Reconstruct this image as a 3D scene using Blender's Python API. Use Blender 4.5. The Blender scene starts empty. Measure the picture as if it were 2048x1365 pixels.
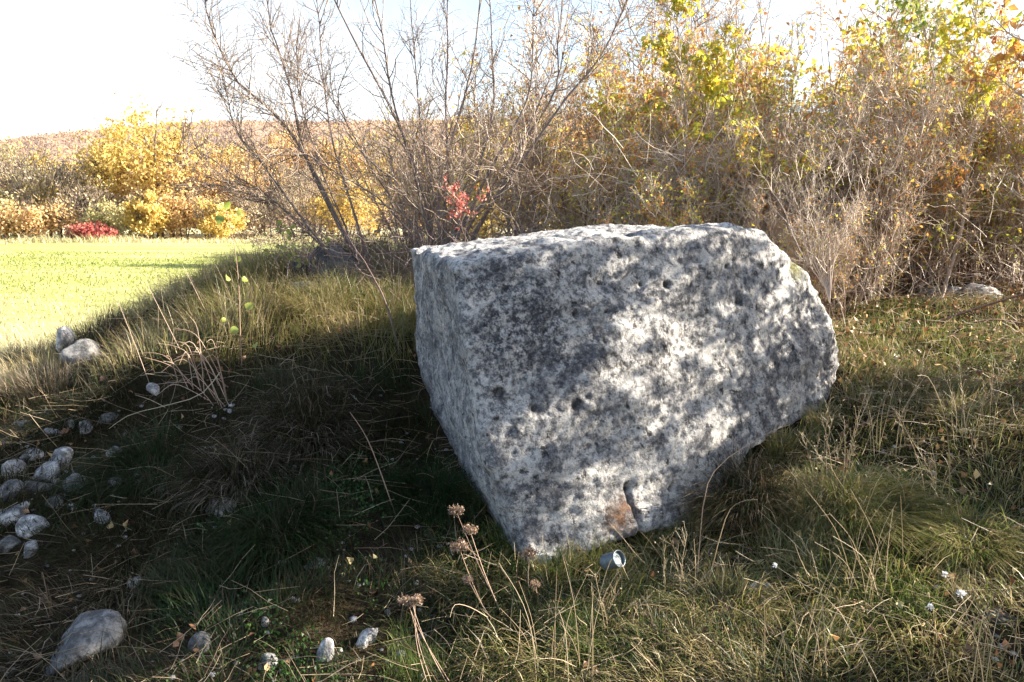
import bpy, bmesh, math, random
import numpy as np
from mathutils import Vector, Matrix

rng = np.random.default_rng(7)
scene = bpy.context.scene
COL = scene.collection
rad = math.radians

# ------------------------------------------------------------------ camera, sky, sun, exposure
PITCH = rad(-9.0)
CAM = np.array([0.0, 0.0, 1.6])
cam_data = bpy.data.cameras.new("camera")
cam = bpy.data.objects.new("camera", cam_data)
COL.objects.link(cam)
cam.location = CAM
cam.rotation_euler = (rad(90) + PITCH, 0, 0)
cam_data.lens = 28
cam_data.sensor_width = 36
cam_data.clip_start = 0.05
cam_data.clip_end = 3000
scene.camera = cam
FPX = 28 / 36 * 2048

SUN_EL, SUN_AZ = rad(24), rad(9)          # azimuth from +X towards +Y
TO_SUN = np.array([math.cos(SUN_EL) * math.cos(SUN_AZ), math.cos(SUN_EL) * math.sin(SUN_AZ), math.sin(SUN_EL)])
world = bpy.data.worlds.new("World")
scene.world = world
world.use_nodes = True
wn = world.node_tree.nodes
wl = world.node_tree.links
sky = wn.new("ShaderNodeTexSky")
sky.sky_type = 'NISHITA'
sky.sun_disc = False
sky.sun_elevation = SUN_EL
sky.sun_rotation = rad(90) - SUN_AZ
sky.air_density = 1.0
sky.dust_density = 1.5
sky.ozone_density = 1.0
# thin bright haze veil, strongest low down, in the same broken pattern all round
tcw = wn.new("ShaderNodeTexCoord")
sepw = wn.new("ShaderNodeSeparateXYZ"); wl.new(tcw.outputs['Generated'], sepw.inputs[0])
mr = wn.new("ShaderNodeMapRange"); mr.inputs[1].default_value = 0.0; mr.inputs[2].default_value = 0.46; mr.inputs[3].default_value = 1.0; mr.inputs[4].default_value = 0.05
wl.new(sepw.outputs[2], mr.inputs[0])
nzw = wn.new("ShaderNodeTexNoise"); nzw.inputs['Scale'].default_value = 1.6; nzw.inputs['Detail'].default_value = 5
mpw = wn.new("ShaderNodeMapping"); mpw.inputs['Scale'].default_value = (1, 1, 2.2); mpw.inputs['Location'].default_value = (0.9, 0.35, 0)
wl.new(tcw.outputs['Generated'], mpw.inputs[0]); wl.new(mpw.outputs[0], nzw.inputs['Vector'])
mr2 = wn.new("ShaderNodeMapRange"); mr2.inputs[1].default_value = 0.42; mr2.inputs[2].default_value = 0.62; mr2.inputs[3].default_value = 0.45; mr2.inputs[4].default_value = 1.5
wl.new(nzw.outputs['Fac'], mr2.inputs[0])
mm = wn.new("ShaderNodeMath"); mm.operation = 'MULTIPLY'; mm.use_clamp = True
wl.new(mr.outputs[0], mm.inputs[0]); wl.new(mr2.outputs[0], mm.inputs[1])
mxw = wn.new("ShaderNodeMix"); mxw.data_type = 'RGBA'; wl.new(mm.outputs[0], mxw.inputs[0]); wl.new(sky.outputs[0], mxw.inputs[6]); mxw.inputs[7].default_value = (4.3, 4.4, 4.5, 1)
wl.new(mxw.outputs[2], wn["Background"].inputs[0])
wn["Background"].inputs[1].default_value = 0.085

sun_data = bpy.data.lights.new("sun", 'SUN')
sun_data.energy = 5.0
sun_data.angle = rad(0.53)
sun_data.color = (1.0, 0.90, 0.76)
sun = bpy.data.objects.new("sun", sun_data)
COL.objects.link(sun)
sun.location = (20, 0, 20)
sun.rotation_euler = Vector(-TO_SUN).to_track_quat('-Z', 'Y').to_euler()

scene.view_settings.view_transform = 'Standard'
scene.view_settings.look = 'None'
scene.view_settings.gamma = 1
scene.view_settings.exposure = 2.05
scene.view_settings.use_curve_mapping = False

# ------------------------------------------------------------------ helpers
def at(px, py, Y):
    """point of the place seen at photo pixel (px, py), Y metres ahead"""
    dx = (px - 1024) / FPX
    dy = -(py - 682.5) / FPX
    c, s = math.cos(PITCH), math.sin(PITCH)
    d = np.array([dx, c - s * dy, s + c * dy])
    return CAM + d * (Y / d[1])

def hash3(ix, iy, iz, seed):
    h = (ix.astype(np.int64) * 374761393 + iy.astype(np.int64) * 668265263 + iz.astype(np.int64) * 2147483647 + seed * 1274126177) & 0xffffffff
    h = ((h ^ (h >> 13)) * 1274126177) & 0xffffffff
    h = (h ^ (h >> 16)) & 0xffffff
    return h / float(0xffffff)

def vnoise(p, seed=0):
    p = np.asarray(p, float)
    i = np.floor(p).astype(np.int64)
    f = p - i
    f = f * f * (3 - 2 * f)
    r = 0
    for a in (0, 1):
        for b in (0, 1):
            for c in (0, 1):
                w = (f[..., 0] if a else 1 - f[..., 0]) * (f[..., 1] if b else 1 - f[..., 1]) * (f[..., 2] if c else 1 - f[..., 2])
                r = r + w * hash3(i[..., 0] + a, i[..., 1] + b, i[..., 2] + c, seed)
    return r * 2 - 1

def fbm(p, oct=4, seed=0):
    r, amp = 0, 1.0
    p = np.asarray(p, float)
    for k in range(oct):
        r = r + amp * vnoise(p * 2 ** k + k * 17.3, seed + k)
        amp *= 0.5
    return r

def fbm2(x, y, scale, oct=4, seed=0):
    return fbm(np.stack([x * scale, y * scale, np.zeros_like(x) + seed * 3.7], -1), oct, seed)

def norm(v):
    return v / np.maximum(np.linalg.norm(v, axis=-1, keepdims=True), 1e-9)

def mesh_np(name, V, F, tint=None, smooth=False, extra=None):
    """F: list of (n,k) index arrays"""
    me = bpy.data.meshes.new(name)
    V = np.asarray(V, np.float32).reshape(-1, 3)
    F = [f for f in F if len(f)]
    loops = np.concatenate([f.reshape(-1) for f in F]).astype(np.int32)
    tot = np.concatenate([np.full(len(f), f.shape[1], np.int32) for f in F])
    start = np.concatenate([[0], np.cumsum(tot)[:-1]]).astype(np.int32)
    me.vertices.add(len(V)); me.loops.add(len(loops)); me.polygons.add(len(tot))
    me.vertices.foreach_set("co", V.reshape(-1))
    me.loops.foreach_set("vertex_index", loops)
    me.polygons.foreach_set("loop_start", start)
    me.polygons.foreach_set("loop_total", tot)
    if smooth:
        me.polygons.foreach_set("use_smooth", np.ones(len(tot), bool))
    attrs = dict(extra or {})
    if tint is not None:
        attrs['tint'] = tint
    for k, a in attrs.items():
        at_ = me.attributes.new(k, 'FLOAT', 'POINT')
        at_.data.foreach_set("value", np.asarray(a, np.float32))
    me.update(calc_edges=True)
    return me

def tag(o, label=None, cat=None, group=None, kind=None):
    if label: o["label"] = label
    if cat: o["category"] = cat
    if group: o["group"] = group
    if kind: o["kind"] = kind
    return o

def obj(name, me, mat=None, parent=None, loc=None):
    o = bpy.data.objects.new(name, me)
    COL.objects.link(o)
    if mat is not None and len(me.materials) == 0:
        me.materials.append(mat)
    if parent is not None: o.parent = parent
    if loc is not None: o.location = loc
    return o

def empty(name, loc, rz=0.0):
    o = bpy.data.objects.new(name, None)
    COL.objects.link(o)
    o.location = loc
    o.rotation_euler = (0, 0, rz)
    o.empty_display_size = 0.1
    return o

def copy_tree(o, parent=None):
    c = o.copy()
    COL.objects.link(c)
    c.parent = parent
    for ch in list(o.children):
        copy_tree(ch, c)
    return c

class Geo:
    """collects vertex and face arrays for one mesh"""
    def __init__(s): s.V, s.F3, s.F4, s.T, s.n = [], [], [], [], 0
    def add(s, V, F, T=None):
        V = np.asarray(V, float).reshape(-1, 3)
        s.V.append(V)
        for f in F:
            if len(f) == 0: continue
            (s.F3 if f.shape[1] == 3 else s.F4).append(f + s.n)
        s.T.append(np.zeros(len(V)) + (0.5 if T is None else T))
        s.n += len(V)
    def mesh(s, name, smooth=False, origin=None):
        V = np.concatenate(s.V)
        if origin is not None: V = V - np.asarray(origin)
        F = []
        if s.F3: F.append(np.concatenate(s.F3))
        if s.F4: F.append(np.concatenate(s.F4))
        return mesh_np(name, V, F, np.concatenate(s.T), smooth)

def tubes(P, R, sides=3, T=None):
    """P (N,K,3) polylines, R (N,K) radii -> V, [quads], tint"""
    N, K, _ = P.shape
    t = np.gradient(P, axis=1)
    t = norm(t)
    ref = np.where(np.abs(t[..., 2:3]) < 0.8, np.array([0, 0, 1.0]), np.array([1.0, 0, 0]))
    ref = np.repeat(ref[:, :1], K, 1)
    a = norm(np.cross(t, ref)); b = np.cross(t, a)
    ang = np.arange(sides) * 2 * np.pi / sides
    V = P[:, :, None] + R[:, :, None, None] * (np.cos(ang)[None, None, :, None] * a[:, :, None] + np.sin(ang)[None, None, :, None] * b[:, :, None])
    idx = np.arange(N * K * sides).reshape(N, K, sides)
    q = np.stack([idx[:, :-1], np.roll(idx, -1, 2)[:, :-1], np.roll(idx, -1, 2)[:, 1:], idx[:, 1:]], -1).reshape(-1, 4)
    if T is None: T = np.full(N, 0.5)
    TT = np.repeat(np.asarray(T, float).reshape(N, -1), K * sides, 0).reshape(-1) if np.ndim(T) <= 1 else np.repeat(T.reshape(-1), sides)
    return V.reshape(-1, 3), [q], TT

def wander(base, d, L, K, wob=0.15, up=0.0, rg=rng):
    """N random growing lines from base, direction d, length L -> (N,K,3)"""
    N = len(base)
    d = norm(d.copy())
    P = np.zeros((N, K, 3)); P[:, 0] = base
    step = (np.zeros(N) + L)[:, None] / (K - 1)
    for k in range(1, K):
        d = norm(d + rg.normal(0, wob, (N, 3)) + np.array([0, 0, up]))
        P[:, k] = P[:, k - 1] + d * step
    return P

def spawn(P, n, t0=0.2, t1=1.0, ang=(0.5, 1.0), rg=rng, weight=None):
    """n child starts on the parent lines; gives base, direction, parent index, t"""
    N, K, _ = P.shape
    pi = rg.choice(N, n, p=weight)
    t = t0 + (t1 - t0) * rg.random(n) ** 0.8
    f = t * (K - 1); i = np.minimum(f.astype(int), K - 2); f = f - i
    base = P[pi, i] * (1 - f)[:, None] + P[pi, i + 1] * f[:, None]
    tan = norm(P[pi, i + 1] - P[pi, i])
    r = norm(np.cross(tan, rg.normal(0, 1, (n, 3))))
    a = rg.uniform(ang[0], ang[1], n)[:, None]
    return base, norm(tan * np.cos(a) + r * np.sin(a)), pi, t

def taper(n, K, r0, r1):
    s = np.linspace(0, 1, K)[None]
    return (np.zeros(n) + r0)[:, None] * (1 - s) + (np.zeros(n) + r1)[:, None] * s

def leaves(c, s, T, droop=0.3, rg=rng, aspect=0.6, fold=0.25):
    """diamond leaves of two folded faces"""
    n = len(c)
    d = norm(rg.normal(0, 1, (n, 3)) + np.array([0, 0, -droop]))
    w = norm(np.cross(d, rg.normal(0, 1, (n, 3))))
    u = np.cross(d, w)
    s = (np.zeros(n) + s)[:, None]
    b = c; tip = c + d * s
    m = c + d * s * 0.45
    l = m + w * s * aspect * 0.5 + u * s * fold
    r = m - w * s * aspect * 0.5 + u * s * fold
    V = np.stack([b, l, tip, r], 1).reshape(-1, 3)
    i = np.arange(n)[:, None] * 4
    F = np.concatenate([i + np.array([0, 1, 2]), i + np.array([0, 2, 3])])
    return V, [F], np.repeat(T, 4)

def blades(base, H, W, lean, bend, T, K=4, rg=rng, kink=0.0):
    """grass strips; lean (N,2) horizontal direction * amount, bend: how far the tip falls over"""
    n = len(base)
    H = np.zeros(n) + H; W = np.zeros(n) + W
    s = np.linspace(0, 1, K)
    lean3 = np.concatenate([lean, np.zeros((n, 1))], 1)
    P = np.zeros((n, K, 3)); P[:, 0] = base
    bend = np.zeros(n) + bend
    for k in range(1, K):
        d = np.array([0, 0, 1.0]) + lean3 * (0.35 + bend[:, None] * s[k] * 1.6) + np.array([0, 0, -1.0]) * (bend[:, None] * s[k] ** 2 * 1.3)
        if kink: d = d + rg.normal(0, kink, (n, 3))
        d = norm(d)
        P[:, k] = P[:, k - 1] + d * (H / (K - 1))[:, None]
    side = norm(np.cross(lean3 + rg.normal(0, 0.25, (n, 3)) + 1e-4, np.array([0, 0, 1.0])))
    ws = W[:, None] * (1 - s[:-1] ** 1.5 * 0.75)[None]
    Lf = P[:, :-1] + side[:, None] * ws[..., None] * 0.5
    Rt = P[:, :-1] - side[:, None] * ws[..., None] * 0.5
    V = np.concatenate([np.stack([Lf, Rt], 2).reshape(n, -1, 3), P[:, -1:]], 1)
    m = 2 * (K - 1) + 1
    i = np.arange(n)[:, None] * m
    q = [i + np.array([2 * k, 2 * k + 1, 2 * k + 3, 2 * k + 2]) for k in range(K - 2)]
    F = [np.concatenate(q)] if q else []
    F.append(i + np.array([2 * K - 4, 2 * K - 3, 2 * K - 2]))
    return V.reshape(-1, 3), F, np.repeat(T, m)

# ------------------------------------------------------------------ materials
def new_mat(name):
    m = bpy.data.materials.new(name)
    m.use_nodes = True
    nt = m.node_tree
    for n in list(nt.nodes): nt.nodes.remove(n)
    out = nt.nodes.new("ShaderNodeOutputMaterial")
    return m, nt, out

def ramp(nt, src, stops, interp='LINEAR'):
    r = nt.nodes.new("ShaderNodeValToRGB")
    r.color_ramp.interpolation = interp
    e = r.color_ramp.elements
    while len(e) < len(stops): e.new(0.5)
    for k, (p, c) in enumerate(stops):
        e[k].position = p
        e[k].color = (*c, 1) if len(c) == 3 else c
    nt.links.new(src, r.inputs[0])
    return r.outputs[0]

def noise_tex(nt, scale, detail=4, rough=0.6, coord=None, dist=0.0):
    n = nt.nodes.new("ShaderNodeTexNoise")
    n.inputs['Scale'].default_value = scale
    n.inputs['Detail'].default_value = detail
    n.inputs['Roughness'].default_value = rough
    n.inputs['Distortion'].default_value = dist
    if coord is not None: nt.links.new(coord, n.inputs['Vector'])
    return n.outputs['Fac']

def mixc(nt, fac, a, b, mode='MIX'):
    m = nt.nodes.new("ShaderNodeMix")
    m.data_type = 'RGBA'; m.blend_type = mode
    for s, v in ((0, fac), (6, a), (7, b)):
        if isinstance(v, (int, float)): m.inputs[s].default_value = v
        elif isinstance(v, tuple): m.inputs[s].default_value = (*v, 1)
        else: nt.links.new(v, m.inputs[s])
    return m.outputs[2]

def mathn(nt, op, a, b=0.0, clamp=False):
    m = nt.nodes.new("ShaderNodeMath"); m.operation = op; m.use_clamp = clamp
    for s, v in ((0, a), (1, b)):
        if isinstance(v, (int, float)): m.inputs[s].default_value = v
        else: nt.links.new(v, m.inputs[s])
    return m.outputs[0]

def attr(nt, name):
    a = nt.nodes.new("ShaderNodeAttribute"); a.attribute_name = name
    return a.outputs['Fac']

def tint_mat(name, stops, trans=0.35, gloss=0.04, interp='LINEAR', objvar=0.0):
    m, nt, out = new_mat(name)
    col = ramp(nt, attr(nt, 'tint'), stops, interp)
    if objvar:
        oi = nt.nodes.new("ShaderNodeObjectInfo")
        hs = nt.nodes.new("ShaderNodeHueSaturation")
        nt.links.new(mathn(nt, 'ADD', mathn(nt, 'MULTIPLY', oi.outputs['Random'], 2 * objvar), 1 - objvar), hs.inputs['Value'])
        nt.links.new(col, hs.inputs['Color'])
        col = hs.outputs[0]
    d = nt.nodes.new("ShaderNodeBsdfDiffuse"); nt.links.new(col, d.inputs[0])
    sh = d.outputs[0]
    if trans:
        t = nt.nodes.new("ShaderNodeBsdfTranslucent"); nt.links.new(col, t.inputs[0])
        mx = nt.nodes.new("ShaderNodeMixShader"); mx.inputs[0].default_value = trans
        nt.links.new(sh, mx.inputs[1]); nt.links.new(t.outputs[0], mx.inputs[2]); sh = mx.outputs[0]
    if gloss:
        g = nt.nodes.new("ShaderNodeBsdfGlossy"); g.inputs['Roughness'].default_value = 0.45
        g.inputs[0].default_value = (1, 1, 1, 1)
        mx = nt.nodes.new("ShaderNodeMixShader"); mx.inputs[0].default_value = gloss
        nt.links.new(sh, mx.inputs[1]); nt.links.new(g.outputs[0], mx.inputs[2]); sh = mx.outputs[0]
    nt.links.new(sh, out.inputs[0])
    return m

def bark_mat(name, lo, hi, scale=30):
    m, nt, out = new_mat(name)
    tc = nt.nodes.new("ShaderNodeTexCoord")
    mp = nt.nodes.new("ShaderNodeMapping"); mp.inputs['Scale'].default_value = (1, 1, 0.25)
    nt.links.new(tc.outputs['Object'], mp.inputs[0])
    n1 = noise_tex(nt, scale, 5, 0.7, mp.outputs[0])
    c = ramp(nt, n1, [(0.3, lo), (0.7, hi)])
    c = mixc(nt, mathn(nt, 'MULTIPLY', attr(nt, 'tint'), 0.5), c, (hi[0] * 1.1, hi[1] * 0.92, hi[2] * 0.88))
    b = nt.nodes.new("ShaderNodeBsdfPrincipled")
    b.inputs['Roughness'].default_value = 0.75
    nt.links.new(c, b.inputs['Base Color'])
    bp = nt.nodes.new("ShaderNodeBump"); bp.inputs['Strength'].default_value = 0.5; bp.inputs['Distance'].default_value = 0.004
    nt.links.new(n1, bp.inputs['Height']); nt.links.new(bp.outputs[0], b.inputs['Normal'])
    nt.links.new(b.outputs[0], out.inputs[0])
    return m

M = {}
M['bark'] = bark_mat("grey_bark", (0.07, 0.055, 0.05), (0.25, 0.21, 0.19))
M['palebark'] = bark_mat("pale_bark", (0.22, 0.18, 0.15), (0.55, 0.49, 0.43))
M['brownbark'] = bark_mat("brown_bark", (0.07, 0.045, 0.035), (0.24, 0.16, 0.13))
M['twig'] = tint_mat("twig", [(0.0, (0.12, 0.085, 0.065)), (0.35, (0.28, 0.205, 0.155)), (0.75, (0.52, 0.415, 0.315)), (1.0, (0.72, 0.62, 0.50))], 0.0, 0.05)
M['darktwig'] = tint_mat("dark_twig", [(0.0, (0.05, 0.04, 0.038)), (0.5, (0.14, 0.10, 0.095)), (1.0, (0.28, 0.21, 0.2))], 0.0, 0.04)
YELLOW = [(0.0, (0.28, 0.34, 0.04)), (0.3, (0.52, 0.54, 0.06)), (0.65, (0.74, 0.64, 0.07)), (0.88, (0.72, 0.46, 0.07)), (1.0, (0.5, 0.25, 0.08))]
ORANGE = [(0.0, (0.66, 0.52, 0.08)), (0.4, (0.70, 0.38, 0.09)), (0.7, (0.56, 0.25, 0.09)), (1.0, (0.36, 0.15, 0.08))]
GREENY = [(0.0, (0.10, 0.18, 0.03)), (0.4, (0.26, 0.36, 0.05)), (0.75, (0.52, 0.56, 0.08)), (1.0, (0.68, 0.56, 0.08))]
RED = [(0.0, (0.42, 0.09, 0.07)), (0.5, (0.58, 0.18, 0.14)), (1.0, (0.62, 0.32, 0.24))]
M['yellow'] = tint_mat("yellow_leaf", YELLOW, 0.45, objvar=0.12)
M['orange'] = tint_mat("orange_leaf", ORANGE, 0.4, objvar=0.12)
M['greeny'] = tint_mat("green_leaf", GREENY, 0.4, objvar=0.12)
M['red'] = tint_mat("red_leaf", RED, 0.35)
M['litter'] = tint_mat("dead_leaf", [(0.0, (0.12, 0.06, 0.03)), (0.5, (0.36, 0.18, 0.08)), (0.8, (0.52, 0.34, 0.15)), (1.0, (0.6, 0.5, 0.25))], 0.15)
M['straw'] = tint_mat("straw", [(0.0, (0.16, 0.11, 0.06)), (0.5, (0.36, 0.28, 0.17)), (1.0, (0.60, 0.50, 0.34))], 0.15)
M['reed'] = tint_mat("pinkish_stalk", [(0.0, (0.20, 0.12, 0.08)), (0.5, (0.42, 0.28, 0.20)), (1.0, (0.6, 0.45, 0.34))], 0.1)
# grass: tint 0 dark green, .35 green, .6 olive, .8 straw, 1 pale straw
M['grass'] = tint_mat("grass_blade", [(0.0, (0.035, 0.07, 0.015)), (0.3, (0.10, 0.155, 0.03)), (0.5, (0.19, 0.20, 0.055)), (0.7, (0.31, 0.25, 0.11)), (0.88, (0.45, 0.35, 0.19)), (1.0, (0.62, 0.52, 0.33))], 0.4, 0.03)
M['shadegrass'] = tint_mat("brown_shaded_grass_blade", [(0.0, (0.014, 0.034, 0.010)), (0.3, (0.03, 0.058, 0.016)), (0.5, (0.055, 0.052, 0.026)), (0.7, (0.095, 0.068, 0.04)), (0.88, (0.17, 0.13, 0.085)), (1.0, (0.40, 0.33, 0.24))], 0.25, 0.015)  # brown grass with the slope's shade darkened into its colours
M['fieldgrass'] = tint_mat("meadow_blade", [(0.0, (0.20, 0.26, 0.05)), (0.5, (0.35, 0.36, 0.11)), (0.8, (0.50, 0.46, 0.23)), (1.0, (0.65, 0.56, 0.36))], 0.4, 0.0)

def rock_mat(name, dark=0.0, big=False):
    m, nt, out = new_mat(name)
    geo = nt.nodes.new("ShaderNodeNewGeometry")
    tc = nt.nodes.new("ShaderNodeTexCoord")
    P = tc.outputs['Object']
    n_big = noise_tex(nt, 2.2, 5, 0.65, P, 0.1)
    n_mid = noise_tex(nt, 13, 9, 0.78, P, 0.1)
    n_fine = noise_tex(nt, 42, 8, 0.78, P, 0.1)
    n_grain = noise_tex(nt, 160, 4, 0.8, P)
    base = ramp(nt, n_mid, [(0.36, (0.11, 0.115, 0.13)), (0.45, (0.25, 0.255, 0.27)), (0.51, (0.50, 0.49, 0.475)), (0.56, (0.86, 0.84, 0.81))])
    base = mixc(nt, ramp(nt, n_big, [(0.42, (0, 0, 0)), (0.58, (1, 1, 1))]), mixc(nt, 0.55, base, (0.13, 0.13, 0.145)), base)
    n_crust = noise_tex(nt, 7, 9, 0.75, P, 0.2)
    base = mixc(nt, mathn(nt, 'MULTIPLY', ramp(nt, n_crust, [(0.50, (0, 0, 0)), (0.55, (1, 1, 1))]), 0.85), base, (0.86, 0.83, 0.78))
    if big:
        lf = mathn(nt, 'MULTIPLY', attr(nt, 'lichen_shade'), ramp(nt, n_fine, [(0.44, (1, 1, 1)), (0.56, (0.12, 0.12, 0.12))]))
        base = mixc(nt, mathn(nt, 'MULTIPLY', lf, 0.9), base, (0.07, 0.075, 0.09))
    n_pit = noise_tex(nt, 17, 5, 0.6, P, 0.3)
    base = mixc(nt, mathn(nt, 'MULTIPLY', ramp(nt, n_pit, [(0.335, (1, 1, 1)), (0.385, (0, 0, 0))]), 0.9), base, (0.035, 0.034, 0.036))
    # fine dark lichen speckle
    sp = ramp(nt, n_fine, [(0.42, (1, 1, 1)), (0.49, (0, 0, 0))])
    base = mixc(nt, mathn(nt, 'MULTIPLY', sp, 0.6), base, (0.055, 0.055, 0.062))
    sp2 = ramp(nt, n_fine, [(0.53, (0, 0, 0)), (0.60, (1, 1, 1))])
    base = mixc(nt, mathn(nt, 'MULTIPLY', sp2, 0.35), base, (0.80, 0.77, 0.72))
    vor = nt.nodes.new("ShaderNodeTexVoronoi"); vor.inputs['Scale'].default_value = 14 if big else 20
    nt.links.new(P, vor.inputs['Vector'])
    vb = mathn(nt, 'MULTIPLY', ramp(nt, vor.outputs['Distance'], [(0.10, (1, 1, 1)), (0.26, (0, 0, 0))]), ramp(nt, noise_tex(nt, 3.3, 3, 0.6, P), [(0.50, (0, 0, 0)), (0.62, (1, 1, 1))]))
    base = mixc(nt, mathn(nt, 'MULTIPLY', vb, 0.8), base, (0.05, 0.05, 0.05))
    gr = ramp(nt, n_grain, [(0.3, (0.62, 0.62, 0.62)), (0.7, (1.15, 1.15, 1.15))])
    base = mixc(nt, 1.0, base, gr, 'MULTIPLY')
    if not big: base = mixc(nt, 0.15, base, (0.66, 0.64, 0.60))
    if big:
        base = mixc(nt, mathn(nt, 'MULTIPLY', attr(nt, 'ring_hole_shade'), 0.9, True), base, (0.025, 0.022, 0.022))
        base = mixc(nt, mathn(nt, 'MULTIPLY', attr(nt, 'rust'), 0.75, True), base, (0.22, 0.10, 0.035))
        base = mixc(nt, mathn(nt, 'MULTIPLY', attr(nt, 'moss'), 0.7, True), base, (0.25, 0.24, 0.05))
        # fine vertical weather streaks on the narrow side
        mp = nt.nodes.new("ShaderNodeMapping"); mp.inputs['Scale'].default_value = (22, 22, 1.6)
        nt.links.new(P, mp.inputs[0])
        st = noise_tex(nt, 1.0, 4, 0.6, mp.outputs[0])
        sf = mathn(nt, 'MULTIPLY', attr(nt, 'side'), ramp(nt, st, [(0.42, (0, 0, 0)), (0.62, (1, 1, 1))]))
        base = mixc(nt, mathn(nt, 'MULTIPLY', sf, 0.55), base, (0.30, 0.31, 0.32))
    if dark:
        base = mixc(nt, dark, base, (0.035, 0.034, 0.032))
    b = nt.nodes.new("ShaderNodeBsdfPrincipled")
    b.inputs['Roughness'].default_value = 0.92
    b.inputs['Specular IOR Level'].default_value = 0.2
    nt.links.new(base, b.inputs['Base Color'])
    h = mathn(nt, 'ADD', mathn(nt, 'MULTIPLY', n_mid, 1.0), mathn(nt, 'MULTIPLY', n_fine, 0.55))
    h = mathn(nt, 'ADD', h, mathn(nt, 'MULTIPLY', n_grain, 0.16))
    h = mathn(nt, 'SUBTRACT', h, mathn(nt, 'MULTIPLY', vb, 0.3))
    h = mathn(nt, 'ADD', h, mathn(nt, 'MULTIPLY', n_crust, 0.8))
    h = mathn(nt, 'ADD', h, mathn(nt, 'MULTIPLY', ramp(nt, n_pit, [(0.33, (0, 0, 0)), (0.42, (1, 1, 1))]), 0.35))
    bp = nt.nodes.new("ShaderNodeBump"); bp.inputs['Strength'].default_value = 1.0; bp.inputs['Distance'].default_value = 0.024 if big else 0.008
    nt.links.new(h, bp.inputs['Height']); nt.links.new(bp.outputs[0], b.inputs['Normal'])
    nt.links.new(b.outputs[0], out.inputs[0])
    return m
M['bigrock'] = rock_mat("weathered_limestone", 0, True)
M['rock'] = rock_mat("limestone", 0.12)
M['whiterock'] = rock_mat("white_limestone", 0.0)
M['shaderock'] = rock_mat("dirty_shaded_limestone", 0.62)  # dirty stone, also darkened to stand for the shade it lies in
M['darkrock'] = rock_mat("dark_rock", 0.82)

# ------------------------------------------------------------------ ground
GX = np.array([-9, -5, -3.9, -3.2, -2.7, -2.2, -1.6, -0.8, 0, 0.8, 1.6, 2.4, 3.5, 5, 8.0])
GY = np.array([-2, 1.5, 2.5, 3.2, 4.0, 5.0, 6.0, 7.0, 8.5, 10, 13, 18.0])
GZ = np.array([
    [0, 0, -.1, -.12, -.12, -.1, -.1, -.1, -.1, -.05, 0, .1, .3, .5, .8],
    [0, 0, -.1, -.12, -.12, -.1, -.1, -.08, -.08, -.05, .0, .15, .4, .6, .9],
    [0, 0, -.05, -.05, -.05, -.02, -.02, -.02, -.04, -.02, .05, .2, .5, .7, .9],
    [0, 0, .0, .05, .08, .1, .1, .1, .0, .06, .18, .34, .55, .8, 1.0],
    [0, 0, .08, .24, .36, .44, .48, .48, .3, .32, .46, .6, .7, .85, 1.0],
    [0, 0.0, .12, .40, .62, .78, .83, .85, .8, .75, .70, .74, .85, .95, 1.05],
    [0, 0.0, .2, .60, .88, 1.02, 1.07, 1.08, 1.02, .96, .88, .88, .92, 1.0, 1.1],
    [0, 0, .2, .6, 1.02, 1.14, 1.15, 1.12, 1.08, 1.05, .98, .95, .96, 1.0, 1.1],
    [0, 0, .2, .5, .95, 1.16, 1.20, 1.15, 1.12, 1.08, 1.05, 1.03, 1.03, 1.05, 1.1],
    [0, 0, .05, .15, .35, .6, .85, 1.0, 1.05, 1.05, 1.05, 1.05, 1.05, 1.05, 1.1],
    [0, 0, 0, 0, .05, .1, .2, .3, .4, .5, .6, .8, .9, 1.0, 1.1],
    [0, 0, 0, 0, 0, 0, 0, 0, 0, 0, .1, .2, .3, .5, .6]], float)

def hraw(x, y):
    x = np.clip(x, GX[0], GX[-1]); y = np.clip(y, GY[0], GY[-1])
    i = np.clip(np.searchsorted(GX, x) - 1, 0, len(GX) - 2)
    j = np.clip(np.searchsorted(GY, y) - 1, 0, len(GY) - 2)
    u = (x - GX[i]) / (GX[i + 1] - GX[i]); v = (y - GY[j]) / (GY[j + 1] - GY[j])
    return (GZ[j, i] * (1 - u) * (1 - v) + GZ[j, i + 1] * u * (1 - v) + GZ[j + 1, i] * (1 - u) * v + GZ[j + 1, i + 1] * u * v)

def h(x, y):
    x = np.asarray(x, float); y = np.asarray(y, float)
    z = 0
    for a in (-0.22, 0, 0.22):
        for b in (-0.22, 0, 0.22):
            z = z + hraw(x + a, y + b)
    z = z / 9
    near = np.clip((14 - np.hypot(x, y)) / 4, 0, 1) * np.clip((x + 4.6) / 1.0, 0, 1)
    z = z + near * ((0.055 + 0.035 * np.clip(-x, 0, 1)) * fbm2(x, y, 1.5, 3, 3) + 0.02 * fbm2(x, y, 6, 2, 8))
    far = np.hypot(x, y)
    z = z + np.clip((far - 14) / 30, 0, 1) * 0.12 * fbm2(x, y, 0.05, 2, 5)
    return z

def h1(x, y): return float(h(np.array([x]), np.array([y]))[0])

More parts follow.
